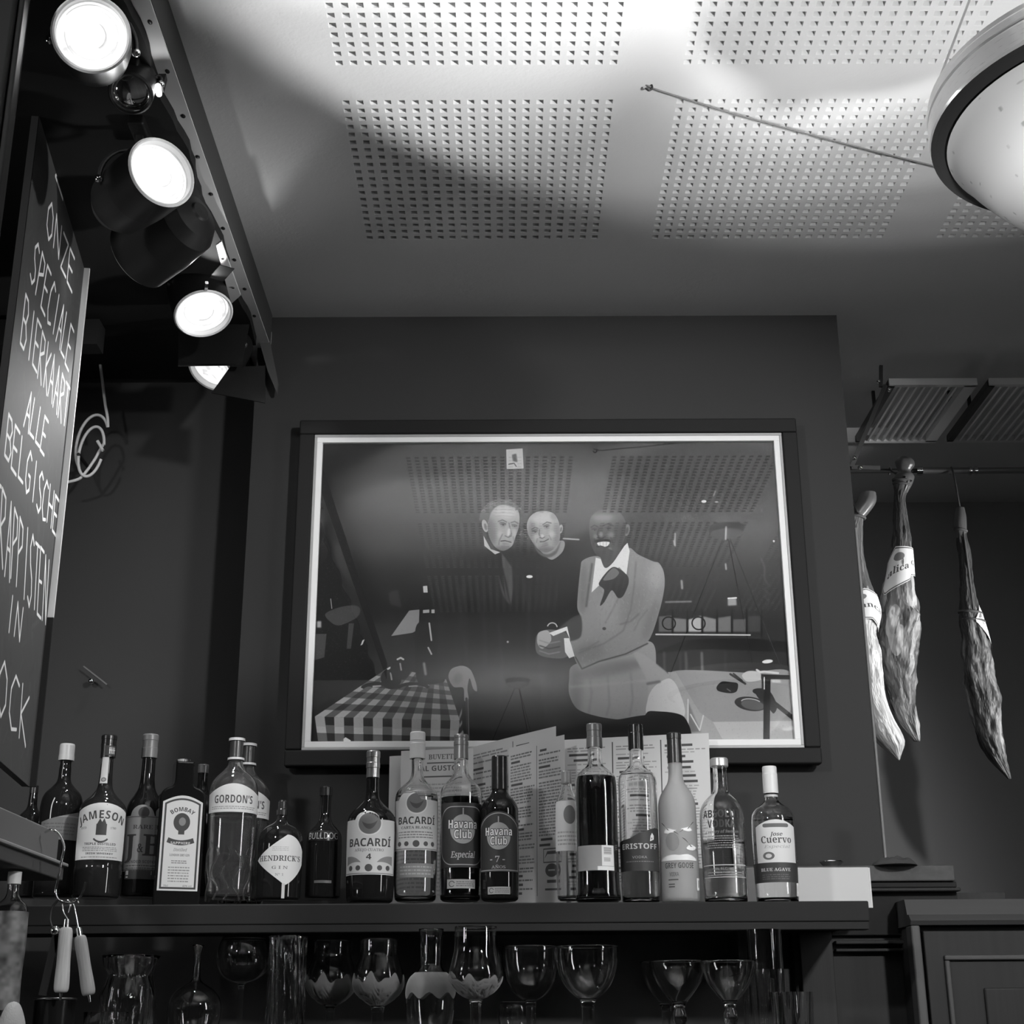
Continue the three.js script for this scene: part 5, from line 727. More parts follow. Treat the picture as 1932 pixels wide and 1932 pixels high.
const rumLabel = (age, low) => paper(400, 420, (g, w, h) => {
  g.fillStyle = pg(182); g.fillRect(0, 0, w, h); g.strokeStyle = pg(110); g.lineWidth = 6; g.strokeRect(8, 8, w - 16, h - 16); g.fillStyle = pg(196); g.beginPath(); g.arc(w / 2, 84, 82, 0, 7); g.fill(); g.fillStyle = pg(98); g.beginPath(); g.arc(w / 2, 84, 72, 0, 7); g.fill(); g.fillStyle = pg(70); g.beginPath(); g.moveTo(150, 70); g.quadraticCurveTo(200, 110, 250, 64); g.quadraticCurveTo(230, 120, 200, 124); g.quadraticCurveTo(166, 118, 150, 70); g.fill(); g.fillStyle = pg(60); fit(g, 'BACARDÍ', w / 2, 236, 300, 'bold 74px sans-serif');
  if (age) { fit(g, 'AÑEJO CUATRO', w / 2, 268, 190, '24px serif'); fit(g, age, w / 2, 322, 34, 'bold 52px sans-serif'); g.fillStyle = pg(120); g.beginPath(); g.moveTo(30, 300); g.quadraticCurveTo(110, 290, 150, 340); g.quadraticCurveTo(90, 330, 30, 360); g.fill(); g.beginPath(); g.moveTo(370, 300); g.quadraticCurveTo(290, 290, 250, 340); g.quadraticCurveTo(310, 330, 370, 360); g.fill(); } else { fit(g, 'CARTA BLANCA', w / 2, 270, 230, 'bold 26px serif'); smallPrint(g, 60, 330, 284, 340, 3, pg(110), 22); }
  g.fillStyle = pg(74); for (const x of [70, 130, 200, 270, 330]) { g.beginPath(); g.arc(x, 376, x === 200 ? 24 : 17, 0, 7); g.fill(); } });
bottle({ label: 'amber rum bottle reading BACARDÍ with a numeral 4, standing clear of the menus', cx: 697, D: 2.79, rows: [[1465, 11.5], [1500, 12.5], [1508, 15], [1520, 26], [1532, 38], [1542, 44], [1556, 45.5], [1690, 44.5], [1702, 43]], cap: [[1416, 12], [1418, 13], [1428, 13], [1429, 12.4], [1438, 12.4], [1439, 13], [1448, 13], [1449, 12.2], [1466, 12.4]], capMat: M.capSilver, extra: ({ lab, t, o, H, R }) => { lab('label', rumLabel('4'), 1.3, 1534, 1653, { top: (u) => { const d = Math.abs(u - 0.46); return d < 0.2 ? 0.86 + 0.14 * Math.sqrt(1 - (d / 0.2) ** 2) : 0.86; }, turn: -0.08 }); } });
bottle({ label: 'clear white-rum bottle reading BACARDÍ with a tall white cap', cx: 783, D: 2.8, rows: [[1431, 11], [1462, 11.5], [1472, 16], [1484, 28], [1494, 37], [1504, 40], [1520, 40.5], [1690, 39.5], [1700, 38]], glass: M.glass, wall: 0.003, level: 1500, liquid: clearLiquor, cap: [[1381, 13.5], [1383, 14.5], [1397, 14.5], [1398, 14], [1402, 14], [1403, 14.8], [1431, 14.8]], capMat: M.capWhite, extra: ({ lab }) => {
  lab('label', rumLabel(''), 1.3, 1498, 1607, { top: (u) => { const d = Math.abs(u - 0.36); return d < 0.2 ? 0.86 + 0.14 * Math.sqrt(1 - (d / 0.2) ** 2) : 0.86; } }); lab('lower_label', paper(256, 64, (g, w, h) => { g.fillStyle = pg(118); g.fillRect(0, 0, w, h); smallPrint(g, 20, 236, 8, 56, 3, pg(150), 25); }), 0.95, 1632, 1658); } });
const clubLabel = (kind) => paper(420, 460, (g, w, h) => {
  g.fillStyle = pg(54); g.fillRect(0, 0, w, h); g.strokeStyle = pg(150); g.lineWidth = 7; g.beginPath(); if (kind === '7') { g.moveTo(10, h - 12); g.lineTo(10, 120); g.quadraticCurveTo(w / 2, -90, w - 10, 120); g.lineTo(w - 10, h - 12); g.closePath(); } else g.roundRect(12, 30, w - 24, h - 50, 110); g.stroke();
  g.fillStyle = pg(150); g.beginPath(); g.arc(w / 2, 190, 104, 0, 7); g.fill(); g.fillRect(w / 2 - 5, 40, 10, 70); g.lineWidth = 10; g.strokeStyle = pg(56); g.fillStyle = pg(218); for (const [s, y, ww] of [['Havana', 185, 250], ['Club', 256, 150]]) { g.font = 'bold 84px sans-serif'; const m = g.measureText(s).width; g.save(); g.translate(w / 2, y); g.scale(ww / m, 1); g.textAlign = 'center'; g.strokeText(s, 0, 0); g.fillText(s, 0, 0); g.restore(); }
  g.fillStyle = pg(170); if (kind === '7') { fit(g, '- 7 -', w / 2 - 10, 388, 130, 'bold 64px serif'); fit(g, 'AÑOS', w / 2, 436, 120, '30px serif'); } else { fit(g, 'Especial', w / 2, 392, 200, 'italic bold 62px serif'); } });
const clubStrip = paper(256, 80, (g, w, h) => { g.fillStyle = pg(150); g.fillRect(0, 0, w, h); g.fillStyle = pg(80); g.lineWidth = 8; g.strokeStyle = pg(80); g.beginPath(); g.arc(46, 40, 24, 0.6, 6); g.stroke(); smallPrint(g, 84, 244, 14, 66, 3, pg(90), 27); });
bottle({ label: 'dark rum bottle reading Havana Club Especial, its shoulder above the liquor clear', cx: 868, D: 2.81, rows: [[1431, 12.5], [1452, 13.5], [1462, 16], [1474, 25], [1486, 36], [1496, 39], [1510, 39.5], [1690, 38.5], [1700, 37]], glass: M.glass, wall: 0.0028, level: 1506, cap: [[1386, 12.5], [1388, 13.5], [1392, 13.5], [1393, 13], [1399, 13], [1400, 14], [1406, 14], [1407, 13.4], [1432, 14]], capMat: std(0.22, 0.35, { metalness: 0.4 }), extra: ({ lab }) => { lab('label', clubLabel('E'), 1.25, 1519, 1640, { turn: 0.12 }); lab('tax_strip', clubStrip, 0.72, 1662, 1679, { turn: 0.05 }); } });
bottle({ label: 'black-necked dark rum bottle reading Havana Club 7, in front of the big menu', cx: 943, D: 2.79, rows: [[1488, 14.5], [1494, 15], [1502, 20], [1512, 29], [1524, 34.5], [1540, 35.5], [1690, 35.5], [1700, 34.5]], cap: [[1427, 14], [1429, 15], [1490, 15.3]], capName: 'neck_capsule', extra: ({ lab }) => { lab('label', clubLabel('7'), 1.3, 1535, 1648, { turn: -0.06, top: (u) => 0.8 + 0.2 * Math.sin(Math.PI * u) }); lab('tax_strip', clubStrip, 0.62, 1676, 1690, { turn: -0.05 }); } });
bottle({ label: 'bottle with a white label squeezed between the big menu and the dark liqueur', cx: 1073, D: 2.86, rows: [[1478, 10], [1490, 11], [1500, 15], [1510, 19], [1524, 21], [1690, 21], [1700, 20]], glass: M.glass, wall: 0.0025, cap: [[1456, 9], [1458, 10], [1480, 10]], capMat: M.capGrey, extra: ({ lab }) => { lab('label', paper(256, 320, (g, w, h) => { g.fillStyle = pg(190); g.fillRect(0, 0, w, h); g.fillStyle = pg(110); g.beginPath(); g.ellipse(150, 90, 50, 60, 0, 0, 7); g.fill(); smallPrint(g, 40, 220, 190, 290, 4, pg(150), 29); }), 1.4, 1514, 1608); } });
bottle({ label: 'tall bottle of very dark liqueur with a grey cap and a plain grey label', cx: 1129, D: 2.78, rows: [[1411, 13], [1440, 14], [1446, 16], [1454, 25], [1464, 36], [1474, 38.5], [1600, 40], [1680, 41.5], [1694, 43], [1703, 42]], glass: M.glass, wall: 0.0028, level: 1468, cap: [[1367, 13.5], [1369, 14.5], [1380, 14.5], [1381, 14], [1392, 14], [1393, 15], [1412, 15.5]], capMat: std(0.2, 0.35, { metalness: 0.3 }), extra: ({ lab }) => { lab('label', paper(360, 256, (g, w, h) => { g.fillStyle = pg(128); g.fillRect(0, 0, w, h); g.fillStyle = pg(198); g.fillRect(w - 122, 0, 116, 210); g.fillRect(w - 160, 214, 156, 40); g.fillStyle = pg(110); for (let i = 0; i < 9; i++) g.fillRect(w - 104, 24 + i * 8, 74, i % 3 ? 4 : 6); for (let i = 0; i < 5; i++) g.fillRect(w - 104, 128 + i * 8, 60, 4); }), 0.98, 1600, 1647, { turn: -0.1 }); } });
bottle({ label: 'clear vodka bottle with a dark mountain-edged label reading ERISTOFF', cx: 1210, D: 2.8, rows: [[1415, 13], [1440, 14], [1448, 16], [1456, 24], [1464, 33], [1474, 36], [1500, 36.5], [1690, 36], [1705, 35]], glass: M.glass, wall: 0.003, level: 1463, liquid: clearLiquor, cap: [[1368, 12.5], [1370, 14], [1384, 14], [1385, 14.4], [1416, 14.6]], extra: ({ lab }) => {
  const ridge = [0.68, 0.7, 0.72, 0.73, 0.75, 0.8, 0.86, 0.88, 0.92, 0.96, 0.985, 0.98, 0.97];
  lab('label', paper(420, 460, (g, w, h) => { g.fillStyle = pg(50); g.fillRect(0, 0, w, h); g.fillStyle = pg(160); fit(g, 'ERISTOFF', w / 2, 230, 330, 'bold 78px sans-serif'); g.fillStyle = pg(130); fit(g, 'VODKA', w / 2, 330, 120, '36px sans-serif'); smallPrint(g, 90, 330, 352, 372, 1, pg(100), 30); g.fillStyle = pg(190); g.beginPath(); g.moveTo(300, 150); g.lineTo(306, 92); g.lineTo(322, 60); g.lineTo(340, 90); g.lineTo(338, 130); g.closePath(); g.fill(); g.fillStyle = pg(50); g.fillRect(314, 110, 8, 20); }), 1.35, 1566, 1648, { top: (u) => { const k = u * 12, i = Math.min(11, Math.floor(k)); return ridge[i] + (ridge[i + 1] - ridge[i]) * (k - i); } }); } });
bottle({ label: 'frosted vodka bottle with flying geese and a tall dark capsule, reading GREY GOOSE', cx: 1285, D: 2.8, rows: [[1440, 13], [1470, 14], [1480, 16.5], [1492, 24], [1504, 31], [1520, 35], [1540, 35.5], [1690, 36], [1706, 35]], glass: M.frost, wall: 0.003, cap: [[1385, 13], [1387, 14], [1396, 14], [1397, 13.5], [1442, 14]], capName: 'neck_capsule', capMat: std(0.035, 0.25), extra: ({ lab }) => {
  lab('print', decal(512, 512, (g, w, h) => {
    const goose = (x, y, s, d) => { g.save(); g.translate(x, y); g.scale(s * d, s); g.fillStyle = pg(215); g.beginPath(); g.moveTo(-60, 20); g.quadraticCurveTo(-20, -16, 30, 0); g.quadraticCurveTo(60, 10, 92, 6); g.quadraticCurveTo(60, 26, 20, 30); g.quadraticCurveTo(-20, 36, -60, 20); g.fill(); g.fillStyle = pg(70); g.beginPath(); g.moveTo(-10, 6); g.quadraticCurveTo(-60, -50, -96, -52); g.quadraticCurveTo(-50, -26, 14, 10); g.fill(); g.beginPath(); g.moveTo(60, 12); g.lineTo(120, 44); g.lineTo(66, 22); g.fill(); g.restore(); };
    goose(150, 70, 1.0, 1); goose(370, 60, 0.9, -1); goose(400, 190, 1.1, 1); g.fillStyle = pg(120); g.beginPath(); g.ellipse(190, 160, 74, 64, 0.3, 0, 7); g.fill(); g.fillStyle = pg(205); g.beginPath(); g.moveTo(20, 290); g.quadraticCurveTo(150, 240, 270, 262); g.quadraticCurveTo(360, 230, 500, 300); g.quadraticCurveTo(300, 292, 20, 300); g.fill();
    g.fillStyle = pg(76); fit(g, 'GREY GOOSE', w / 2, 352, 330, 'bold 54px sans-serif'); fit(g, 'VODKA', w / 2 - 60, 410, 100, '40px sans-serif'); g.fillRect(130, 430, 110, 8); g.fillRect(130, 462, 70, 8); g.fillRect(130, 480, 70, 8); }), 1.25, 1552, 1685, { turn: 0.0 }); lab('tax_strip', paper(64, 96, (g, w, h) => { g.fillStyle = pg(205); g.fillRect(0, 0, w, h); g.fillStyle = pg(130); g.fillRect(30, 18, 22, 56); }), 0.14, 1661, 1684, { turn: 1.12, lift: 0.0012 }); } });
bottle({ label: 'round-shouldered clear vodka bottle printed ABSOLUT VODKA in bold dark capitals', cx: 1371, D: 2.79, rows: [[1447, 12.5], [1490, 13.5], [1498, 16], [1508, 26], [1520, 36], [1534, 41], [1552, 42.5], [1690, 41], [1706, 40]], glass: M.glass, wall: 0.003, level: 1590, liquid: clearLiquor, cap: [[1433, 15], [1435, 16.5], [1448, 16.8], [1450, 15]], capMat: std(0.6, 0.3, { metalness: 0.5 }), extra: ({ lab }) => {
  lab('print', decal(512, 420, (g, w, h) => { g.fillStyle = pg(52); fit(g, 'ABSOLUT', w / 2, 100, 380, 'bold 104px sans-serif'); fit(g, 'VODKA', w / 2, 196, 270, 'bold 104px sans-serif'); g.fillStyle = pg(96); fit(g, 'Country of Sweden', w / 2, 250, 330, 'italic bold 40px serif'); smallPrint(g, 100, 420, 268, 400, 6, pg(120), 33); }), 1.2, 1530, 1612, { turn: -0.05 });
  lab('lower_print', decal(512, 128, (g, w, h) => { g.fillStyle = pg(170); g.fillRect(30, 6, w - 60, 8); g.fillRect(30, 110, w - 60, 6); g.fillStyle = pg(120); fit(g, '40% ALC. VOL.', w / 2, 54, 220, 'bold 34px sans-serif'); smallPrint(g, 90, 420, 62, 106, 2, pg(130), 35); }), 1.3, 1636, 1664); } });
bottle({ label: 'clear square-shouldered tequila bottle reading Jose Cuervo with a dark lower band, rightmost bottle', cx: 1468, D: 2.79, rows: [[1500, 12], [1512, 13], [1516, 15], [1522, 22], [1530, 33], [1540, 39], [1552, 41], [1690, 40], [1708, 39]], glass: M.glass, wall: 0.003, level: 1548, liquid: clearLiquor, cap: [[1449, 12.5], [1451, 13.5], [1462, 13.5], [1464, 14], [1500, 14.2]], capMat: M.capWhite, extra: ({ lab }) => {
  lab('label', paper(300, 440, (g, w, h) => { g.fillStyle = pg(188); g.fillRect(0, 0, w, h); g.fillStyle = pg(90); g.beginPath(); g.roundRect(60, 40, 180, 40, 16); g.fill(); g.fillStyle = pg(66); fit(g, 'Jose', w / 2, 170, 80, 'italic bold 56px serif'); fit(g, 'Cuervo', w / 2, 240, 220, 'bold 96px serif'); g.fillStyle = pg(140); fit(g, 'Especial', w / 2, 292, 180, 'italic 40px serif'); g.fillStyle = pg(92); g.beginPath(); g.arc(w * 0.3, 372, 40, 0, 7); g.fill(); g.fillStyle = pg(180); g.beginPath(); g.arc(w * 0.3, 372, 22, 0, 7); g.fill(); }), 1.0, 1554, 1634, { turn: 0.12, top: (u) => 0.84 + 0.16 * Math.sin(Math.PI * u) });
  lab('lower_band', paper(360, 160, (g, w, h) => { g.fillStyle = pg(56); g.fillRect(0, 0, w, h); g.fillStyle = pg(180); fit(g, 'BLUE AGAVE', w / 2, 70, 190, 'bold 34px serif'); smallPrint(g, 90, 270, 90, 140, 3, pg(84), 38); }), 1.35, 1634, 1671); lab('neck_band', std(0.55, 0.4), 1.4, 1503, 1507); } });

// ---------------------------------------------------------------- card, menus
{
  const D = 2.89, a = at(1185, 1640, D), b = at(1636, 1636, D), t = thing('white_card_box', 'long low white card box lying behind the clear bottles at the right shelf end', 'box', V((a.x + b.x) / 2 + 0.003, SHELF_T, -D));
  const w = b.x - a.x, h = b.y - SHELF_T; mesh('sleeve', box(w, h, 0.034, 0, h / 2, -0.018, 0.0015), M.whitePaper, t); mesh('end_flap', box(0.003, h * 0.98, 0.03, w / 2 + 0.001, h / 2, -0.018), std(0.68, 0.8), t);
}
const menuTex = (s, cols, big) => tex(700, 1000, (g, w, h) => {
  g.fillStyle = pg(big ? 156 : 176); g.fillRect(0, 0, w, h); seed = s;
  for (let c = 0; c < cols; c++) {
    const x0 = w * (c + 0.07) / cols, x1 = w * (c + 0.93) / cols; let y = 60;
    while (y < h - (c === cols - 1 && big ? 330 : 60)) { if (rnd() < 0.16) { g.fillStyle = pg(70); g.fillRect(x0 + rr(0, 30), y, rr(80, 150), 15); y += 34; } else { const dark = big ? rr(88, 108) : rr(120, 146); g.strokeStyle = pg(dark); g.lineWidth = big ? 10 : 7; let x = x0; const xe = x1 - rr(0, 60); while (x < xe) { const l = rr(14, 60); g.beginPath(); g.moveTo(x, y); g.lineTo(Math.min(xe, x + l), y); g.stroke(); x += l + rr(5, 9); } y += big ? 19 : 17; if (rnd() < 0.12) y += 16; } }
    if (c) { g.fillStyle = pg(62); g.fillRect(w * c / cols - 3, 30, 5, h - 70); }
  }
  if (big) { const x = w * (cols - 0.5) / cols; g.strokeStyle = pg(80); g.lineWidth = 7; g.strokeRect(x - 96, h - 318, 192, 80); g.fillStyle = pg(76); g.beginPath(); g.moveTo(x - 84, h - 262); g.lineTo(x - 52, h - 304); g.lineTo(x + 52, h - 304); g.lineTo(x + 84, h - 262); g.lineTo(x + 52, h - 286); g.lineTo(x - 52, h - 286); g.fill(); g.beginPath(); g.ellipse(x, h - 190, 76, 40, 0, 0, 7); g.fill(); g.fillRect(x - 56, h - 134, 110, 18); g.fillRect(x - 80, h - 84, 160, 12); g.fillStyle = pg(150); g.fillRect(x - 40, h - 196, 80, 10); }
});
function menuSheet(name, label, quad, D, lean, m, group) { // quad: the sheet's corners in the picture, top left first, clockwise
  const C = quad.map(([x, y], i) => at(x, y, D + (i < 2 ? lean : 0))); for (const i of [2, 3]) C[i].y = Math.max(C[i].y, SHELF_T + 0.0005);
  const o = C[3].clone(), t = thing(name, label, 'menu', o, group), P = [], U = [], I = [], n = 12;
  for (const back of [0, 1]) for (let j = 0; j <= n; j++) for (let i = 0; i <= n; i++) { const u = i / n, v = j / n, p = C[3].clone().lerp(C[2], u).lerp(C[0].clone().lerp(C[1], u), v); p.z += 0.004 * Math.sin(Math.PI * u) * v - back * 0.0012; P.push(p.x - o.x, p.y - o.y, p.z - o.z); U.push(u, v); }
  const k = (n + 1) * (n + 1); for (const back of [0, 1]) for (let j = 0; j < n; j++) for (let i = 0; i < n; i++) { const a = back * k + j * (n + 1) + i, b = a + n + 1; back ? I.push(a, b, a + 1, b, b + 1, a + 1) : I.push(a, a + 1, b, b, a + 1, b + 1); }
  const g = new THREE.BufferGeometry(); g.setAttribute('position', new THREE.Float32BufferAttribute(P, 3)); g.setAttribute('uv', new THREE.Float32BufferAttribute(U, 2)); g.setIndex(I); g.computeVertexNormals();
  mesh('sheet', g, m, t); return t;
}
const GM = 'menu cards leaning behind the bottles';
menuSheet('menu_card', 'white menu card behind the clear rum bottle, lettered at the top', [[757, 1417], [893, 1412], [894, 1705], [752, 1705]], 2.92, 0.03, new THREE.MeshPhysicalMaterial({ roughness: 0.8, map: tex(500, 900, (g, w, h) => { g.fillStyle = pg(172); g.fillRect(0, 0, w, h); g.fillStyle = pg(86); fit(g, 'BUVETTE', 290, 60, 200, 'bold 42px serif'); g.fillRect(180, 78, 220, 8); fit(g, 'AL GUSTO', 260, 130, 260, 'bold 44px sans-serif'); g.fillRect(150, 160, 280, 9); smallPrint(g, 60, 420, 200, 860, 30, pg(140), 61); }) }), GM);
menuSheet('menu_card', 'blank white card edge left of the lettered menu, behind the rum', [[735, 1427], [770, 1426], [764, 1705], [730, 1705]], 2.965, 0.03, M.whitePaper, GM);
menuSheet('menu_card', 'large grey menu sheet slanted up to the right, rear page of two', [[886, 1411], [1049, 1370], [1052, 1704], [884, 1704]], 2.955, 0.04, new THREE.MeshPhysicalMaterial({ roughness: 0.85, map: menuTex(63, 2, true) }), GM);
menuSheet('menu_card', 'narrow printed menu page with an oval emblem low down, beside the black-necked rum', [[960, 1412], [1065, 1386], [1069, 1703], [958, 1704]], 2.905, 0.035, new THREE.MeshPhysicalMaterial({ roughness: 0.85, map: menuTex(64, 2, true) }), GM);
menuSheet('menu_card', 'wide white menu sheet in three columns behind the vodka bottles', [[1064, 1396], [1337, 1383], [1349, 1705], [1066, 1705]], 2.955, 0.035, new THREE.MeshPhysicalMaterial({ roughness: 0.8, map: menuTex(65, 3, false) }), GM);

// ---------------------------------------------------------------- glasses on the counter below
const GG = 'drinking glasses under the bottle shelf';
const cupShell = (outer, wall) => { const s = outer.map((p) => new THREE.Vector2(p[0], p[1])); const inn = s.filter((p, i) => i && p.x > wall * 1.6).map((p) => new THREE.Vector2(p.x - wall, p.y)).reverse(); return { s, inn }; };
function stemGlass(label, cx, D, bowl, stemHW, { solidStem = 3, etch, foot = 34, wall = 0.0014, knob } = {}) {
  const o = stand(cx, D, GLASS_T), t = thing('stem_glass', label, 'glass', o, GG), pts = smooth(outline(bowl, o), 40).reverse(), sr = radOf(stemHW, 1900, o), y0 = pts[0].y, fr = radOf(foot, 1990, o);
  const foot_ = [[0.0001, 0], [fr, 0], [fr, 0.0015], [fr * 0.5, 0.005], [sr * 1.3, 0.011], [sr, 0.02]];
  const stem = knob ? [[sr, y0 - 0.032], [sr * 1.5, y0 - 0.024], [sr * 1.5, y0 - 0.012], [sr, y0 - 0.004]] : [[sr, y0 - 0.012], [sr * 1.15, y0 - 0.004]];
  const out = [...foot_.map((p) => new THREE.Vector2(...p)), ...stem.map((p) => new THREE.Vector2(...p)), ...pts.filter((p) => p.x > sr * 1.2)];
  const inn = pts.filter((p) => p.x > sr * 1.2 + wall).map((p) => new THREE.Vector2(p.x - wall, p.y + 0.001)).reverse(); inn[0].y = pts[pts.length - 1].y;
  mesh('bowl_and_stem', lathe([...out, ...inn, new THREE.Vector2(0.0001, inn[inn.length - 1].y)], 48), M.glass, t);
  if (etch) { // sand-blasted band on the outside, its upper edge notched
    const ya = heightOf(etch[1], o), yb = heightOf(etch[0], o), n = 96, m = 14, P = [], I = [], rad = (y) => pts.reduce((q, p) => (Math.abs(p.y - y) < Math.abs(q.y - y) ? p : q), pts[0]).x + 0.0005;
    for (let j = 0; j <= m; j++) for (let i = 0; i <= n; i++) { const a = i / n * 6.2832, top = yb - (yb - ya) * (0.2 + 0.12 * Math.sin(a * 7) + 0.08 * Math.sin(a * 12 + 1)), y = ya + (top - ya) * j / m, r = rad(y); P.push(r * Math.sin(a), y, r * Math.cos(a)); }
    for (let j = 0; j < m; j++) for (let i = 0; i < n; i++) { const a = j * (n + 1) + i, b = a + n + 1; I.push(a, a + 1, b, b, a + 1, b + 1); }
    const g = new THREE.BufferGeometry(); g.setAttribute('position', new THREE.Float32BufferAttribute(P, 3)); g.setIndex(I); g.computeVertexNormals(); mesh('etched_band', g, M.etched, t);
  }
  return t;
}
const tulip = (cx, top, k = 1) => [[0, 36], [14, 36], [30, 37], [44, 41], [60, 46], [76, 48.5], [88, 48], [100, 43], [110, 34], [118, 24], [126, 11]].map(([y, w]) => [top + y * k, w * k]);
stemGlass('tulip beer glass with a frosted band, left of two below the rum bottles', 618, 2.83, tulip(618, 1773, 0.98), 8, { etch: [1834, 1893] });
stemGlass('tulip beer glass with a frosted band, right of two below the rum bottles', 709, 2.72, tulip(709, 1771), 11, { etch: [1832, 1896] });
stemGlass('taller tulip glass with an etched band below the menu, its rim close under the shelf', 897, 2.54, [[1748, 40], [1770, 40], [1790, 41], [1810, 45], [1830, 50], [1844, 51], [1856, 47], [1868, 38], [1878, 26], [1886, 11]], 10, { etch: [1838, 1884] });
stemGlass('thin-stemmed goblet with a deep clear bowl, left of a pair', 1003, 2.73, [[1786, 55], [1800, 55], [1820, 54], [1840, 50], [1858, 43], [1872, 33], [1882, 22], [1889, 11]], 9);
stemGlass('thin-stemmed goblet with a deep clear bowl, right of a pair', 1113, 2.6, [[1786, 59], [1800, 59], [1820, 58], [1840, 53], [1858, 45], [1872, 34], [1882, 22], [1889, 11]], 12);
stemGlass('conical coupe glass on a thick knobbed stem, left of a pair', 1288, 2.72, [[1815, 54], [1826, 53], [1840, 49], [1856, 42], [1870, 33], [1884, 22], [1894, 14], [1900, 12]], 9, { wall: 0.003, knob: true });
stemGlass('conical coupe glass on a thick knobbed stem, right of a pair', 1386, 2.58, [[1815, 52], [1826, 51], [1840, 47], [1856, 41], [1870, 32], [1884, 21], [1894, 13], [1900, 11]], 9, { wall: 0.003, knob: true });
stemGlass('conical coupe glass half hidden behind the pair of coupes', 1262, 2.86, [[1816, 46], [1826, 45], [1840, 42], [1856, 37], [1870, 30], [1884, 20], [1894, 13], [1900, 11]], 8, { wall: 0.0025 });
stemGlass('balloon wine glass hanging in shadow below the gin bottle, only its bowl showing', 445, 2.78, [[1768, 40], [1786, 47], [1806, 50], [1824, 47], [1838, 38], [1847, 24], [1852, 8]], 5, { foot: 38 });
stemGlass('small glass in the dark below the left goblet of the pair', 972, 2.86, [[1890, 26], [1900, 30], [1915, 31], [1930, 30], [1950, 24], [1962, 8]], 6);
function tumbler(name, label, cx, D, rows, { wall = 0.0022, flutes = 0, mat = M.glass, cut = 0.05, twist = 0 } = {}) {
  const o = stand(cx, D, GLASS_T), t = thing(name, label, 'glass', o, GG), pts = outline(rows, o).reverse();
  if (pts[0][1] > 0.001) pts.unshift([pts[0][0], 0]);
  const out = [[0.0001, 0], [pts[0][0] - 0.003, 0], [pts[0][0], 0.003], ...pts.slice(1)], inn = pts.slice(1).map(([x, y]) => [x - wall, y]).reverse(), g = lathe([...out, ...inn, [pts[0][0] - wall - 0.002, 0.012], [0.0001, 0.011]], flutes ? flutes * 6 : 48);
  if (flutes) { const p = g.attributes.position; for (let i = 0; i < p.count; i++) { const a = Math.atan2(p.getX(i), p.getZ(i)), r = Math.hypot(p.getX(i), p.getZ(i)), q = 1 + (cut * Math.abs(Math.sin(a * flutes / 2 + twist * p.getY(i))) + (twist ? 0.03 * Math.sin(p.getY(i) * 130 + a * 5) : 0)) * (r > 0.01 ? 1 : 0); p.setX(i, p.getX(i) * q); p.setZ(i, p.getZ(i) * q); } g.computeVertexNormals(); }
  mesh('glass_body', g, mat, t); return t;
}
tumbler('cut_glass_vase', 'tall fluted cut-glass vessel standing left of the two tulip glasses', 532, 2.73, [[1764, 33], ...Array.from({ length: 24 }, (_, i) => [1772 + i * 9.5, 32 + 2.5 * i / 24]), [2000, 35]], { flutes: 16, wall: 0.004, cut: 0.1, twist: 14 });
tumbler('faceted_tumbler', 'wide faceted tumbler at the left behind the hanging handles', 228, 2.7, [[1799, 49], [1806, 47], [1813, 45.5], [1820, 44], [1827, 41], [1834, 38], [1841, 38.5], [1848, 41], [1858, 44], [1868, 46.5], [1880, 48], [1894, 48], [1908, 47.5], [1932, 46], [1960, 43], [2000, 38]], { flutes: 10, wall: 0.004, cut: 0.1, twist: 6 });
tumbler('faceted_tumbler', 'smaller faceted tumbler in front of the wide one at the left', 188, 2.62, [[1905, 40], [1932, 39], [1990, 36]], { flutes: 10, wall: 0.004 });
tumbler('highball_glass', 'tall straight highball glass right of the coupes, reaching up to the shelf', 1458, 2.665, [[1757, 33], [1800, 33], [1880, 33], [2000, 32]]);
tumbler('water_tumbler', 'plain tumbler in front of the tall straight glass', 1470, 2.585, [[1832, 32], [1880, 31], [2000, 30]]);
tumbler('water_tumbler', 'fluted tumbler lowest at the right end of the glasses', 1505, 2.49, [[1875, 39], [1932, 37], [2000, 35]], { flutes: 12 });
tumbler('water_tumbler', 'fluted tumbler half hidden between the coupes and the rightmost tumbler', 1444, 2.76, [[1862, 30], [1932, 32], [2000, 31]], { flutes: 16 });
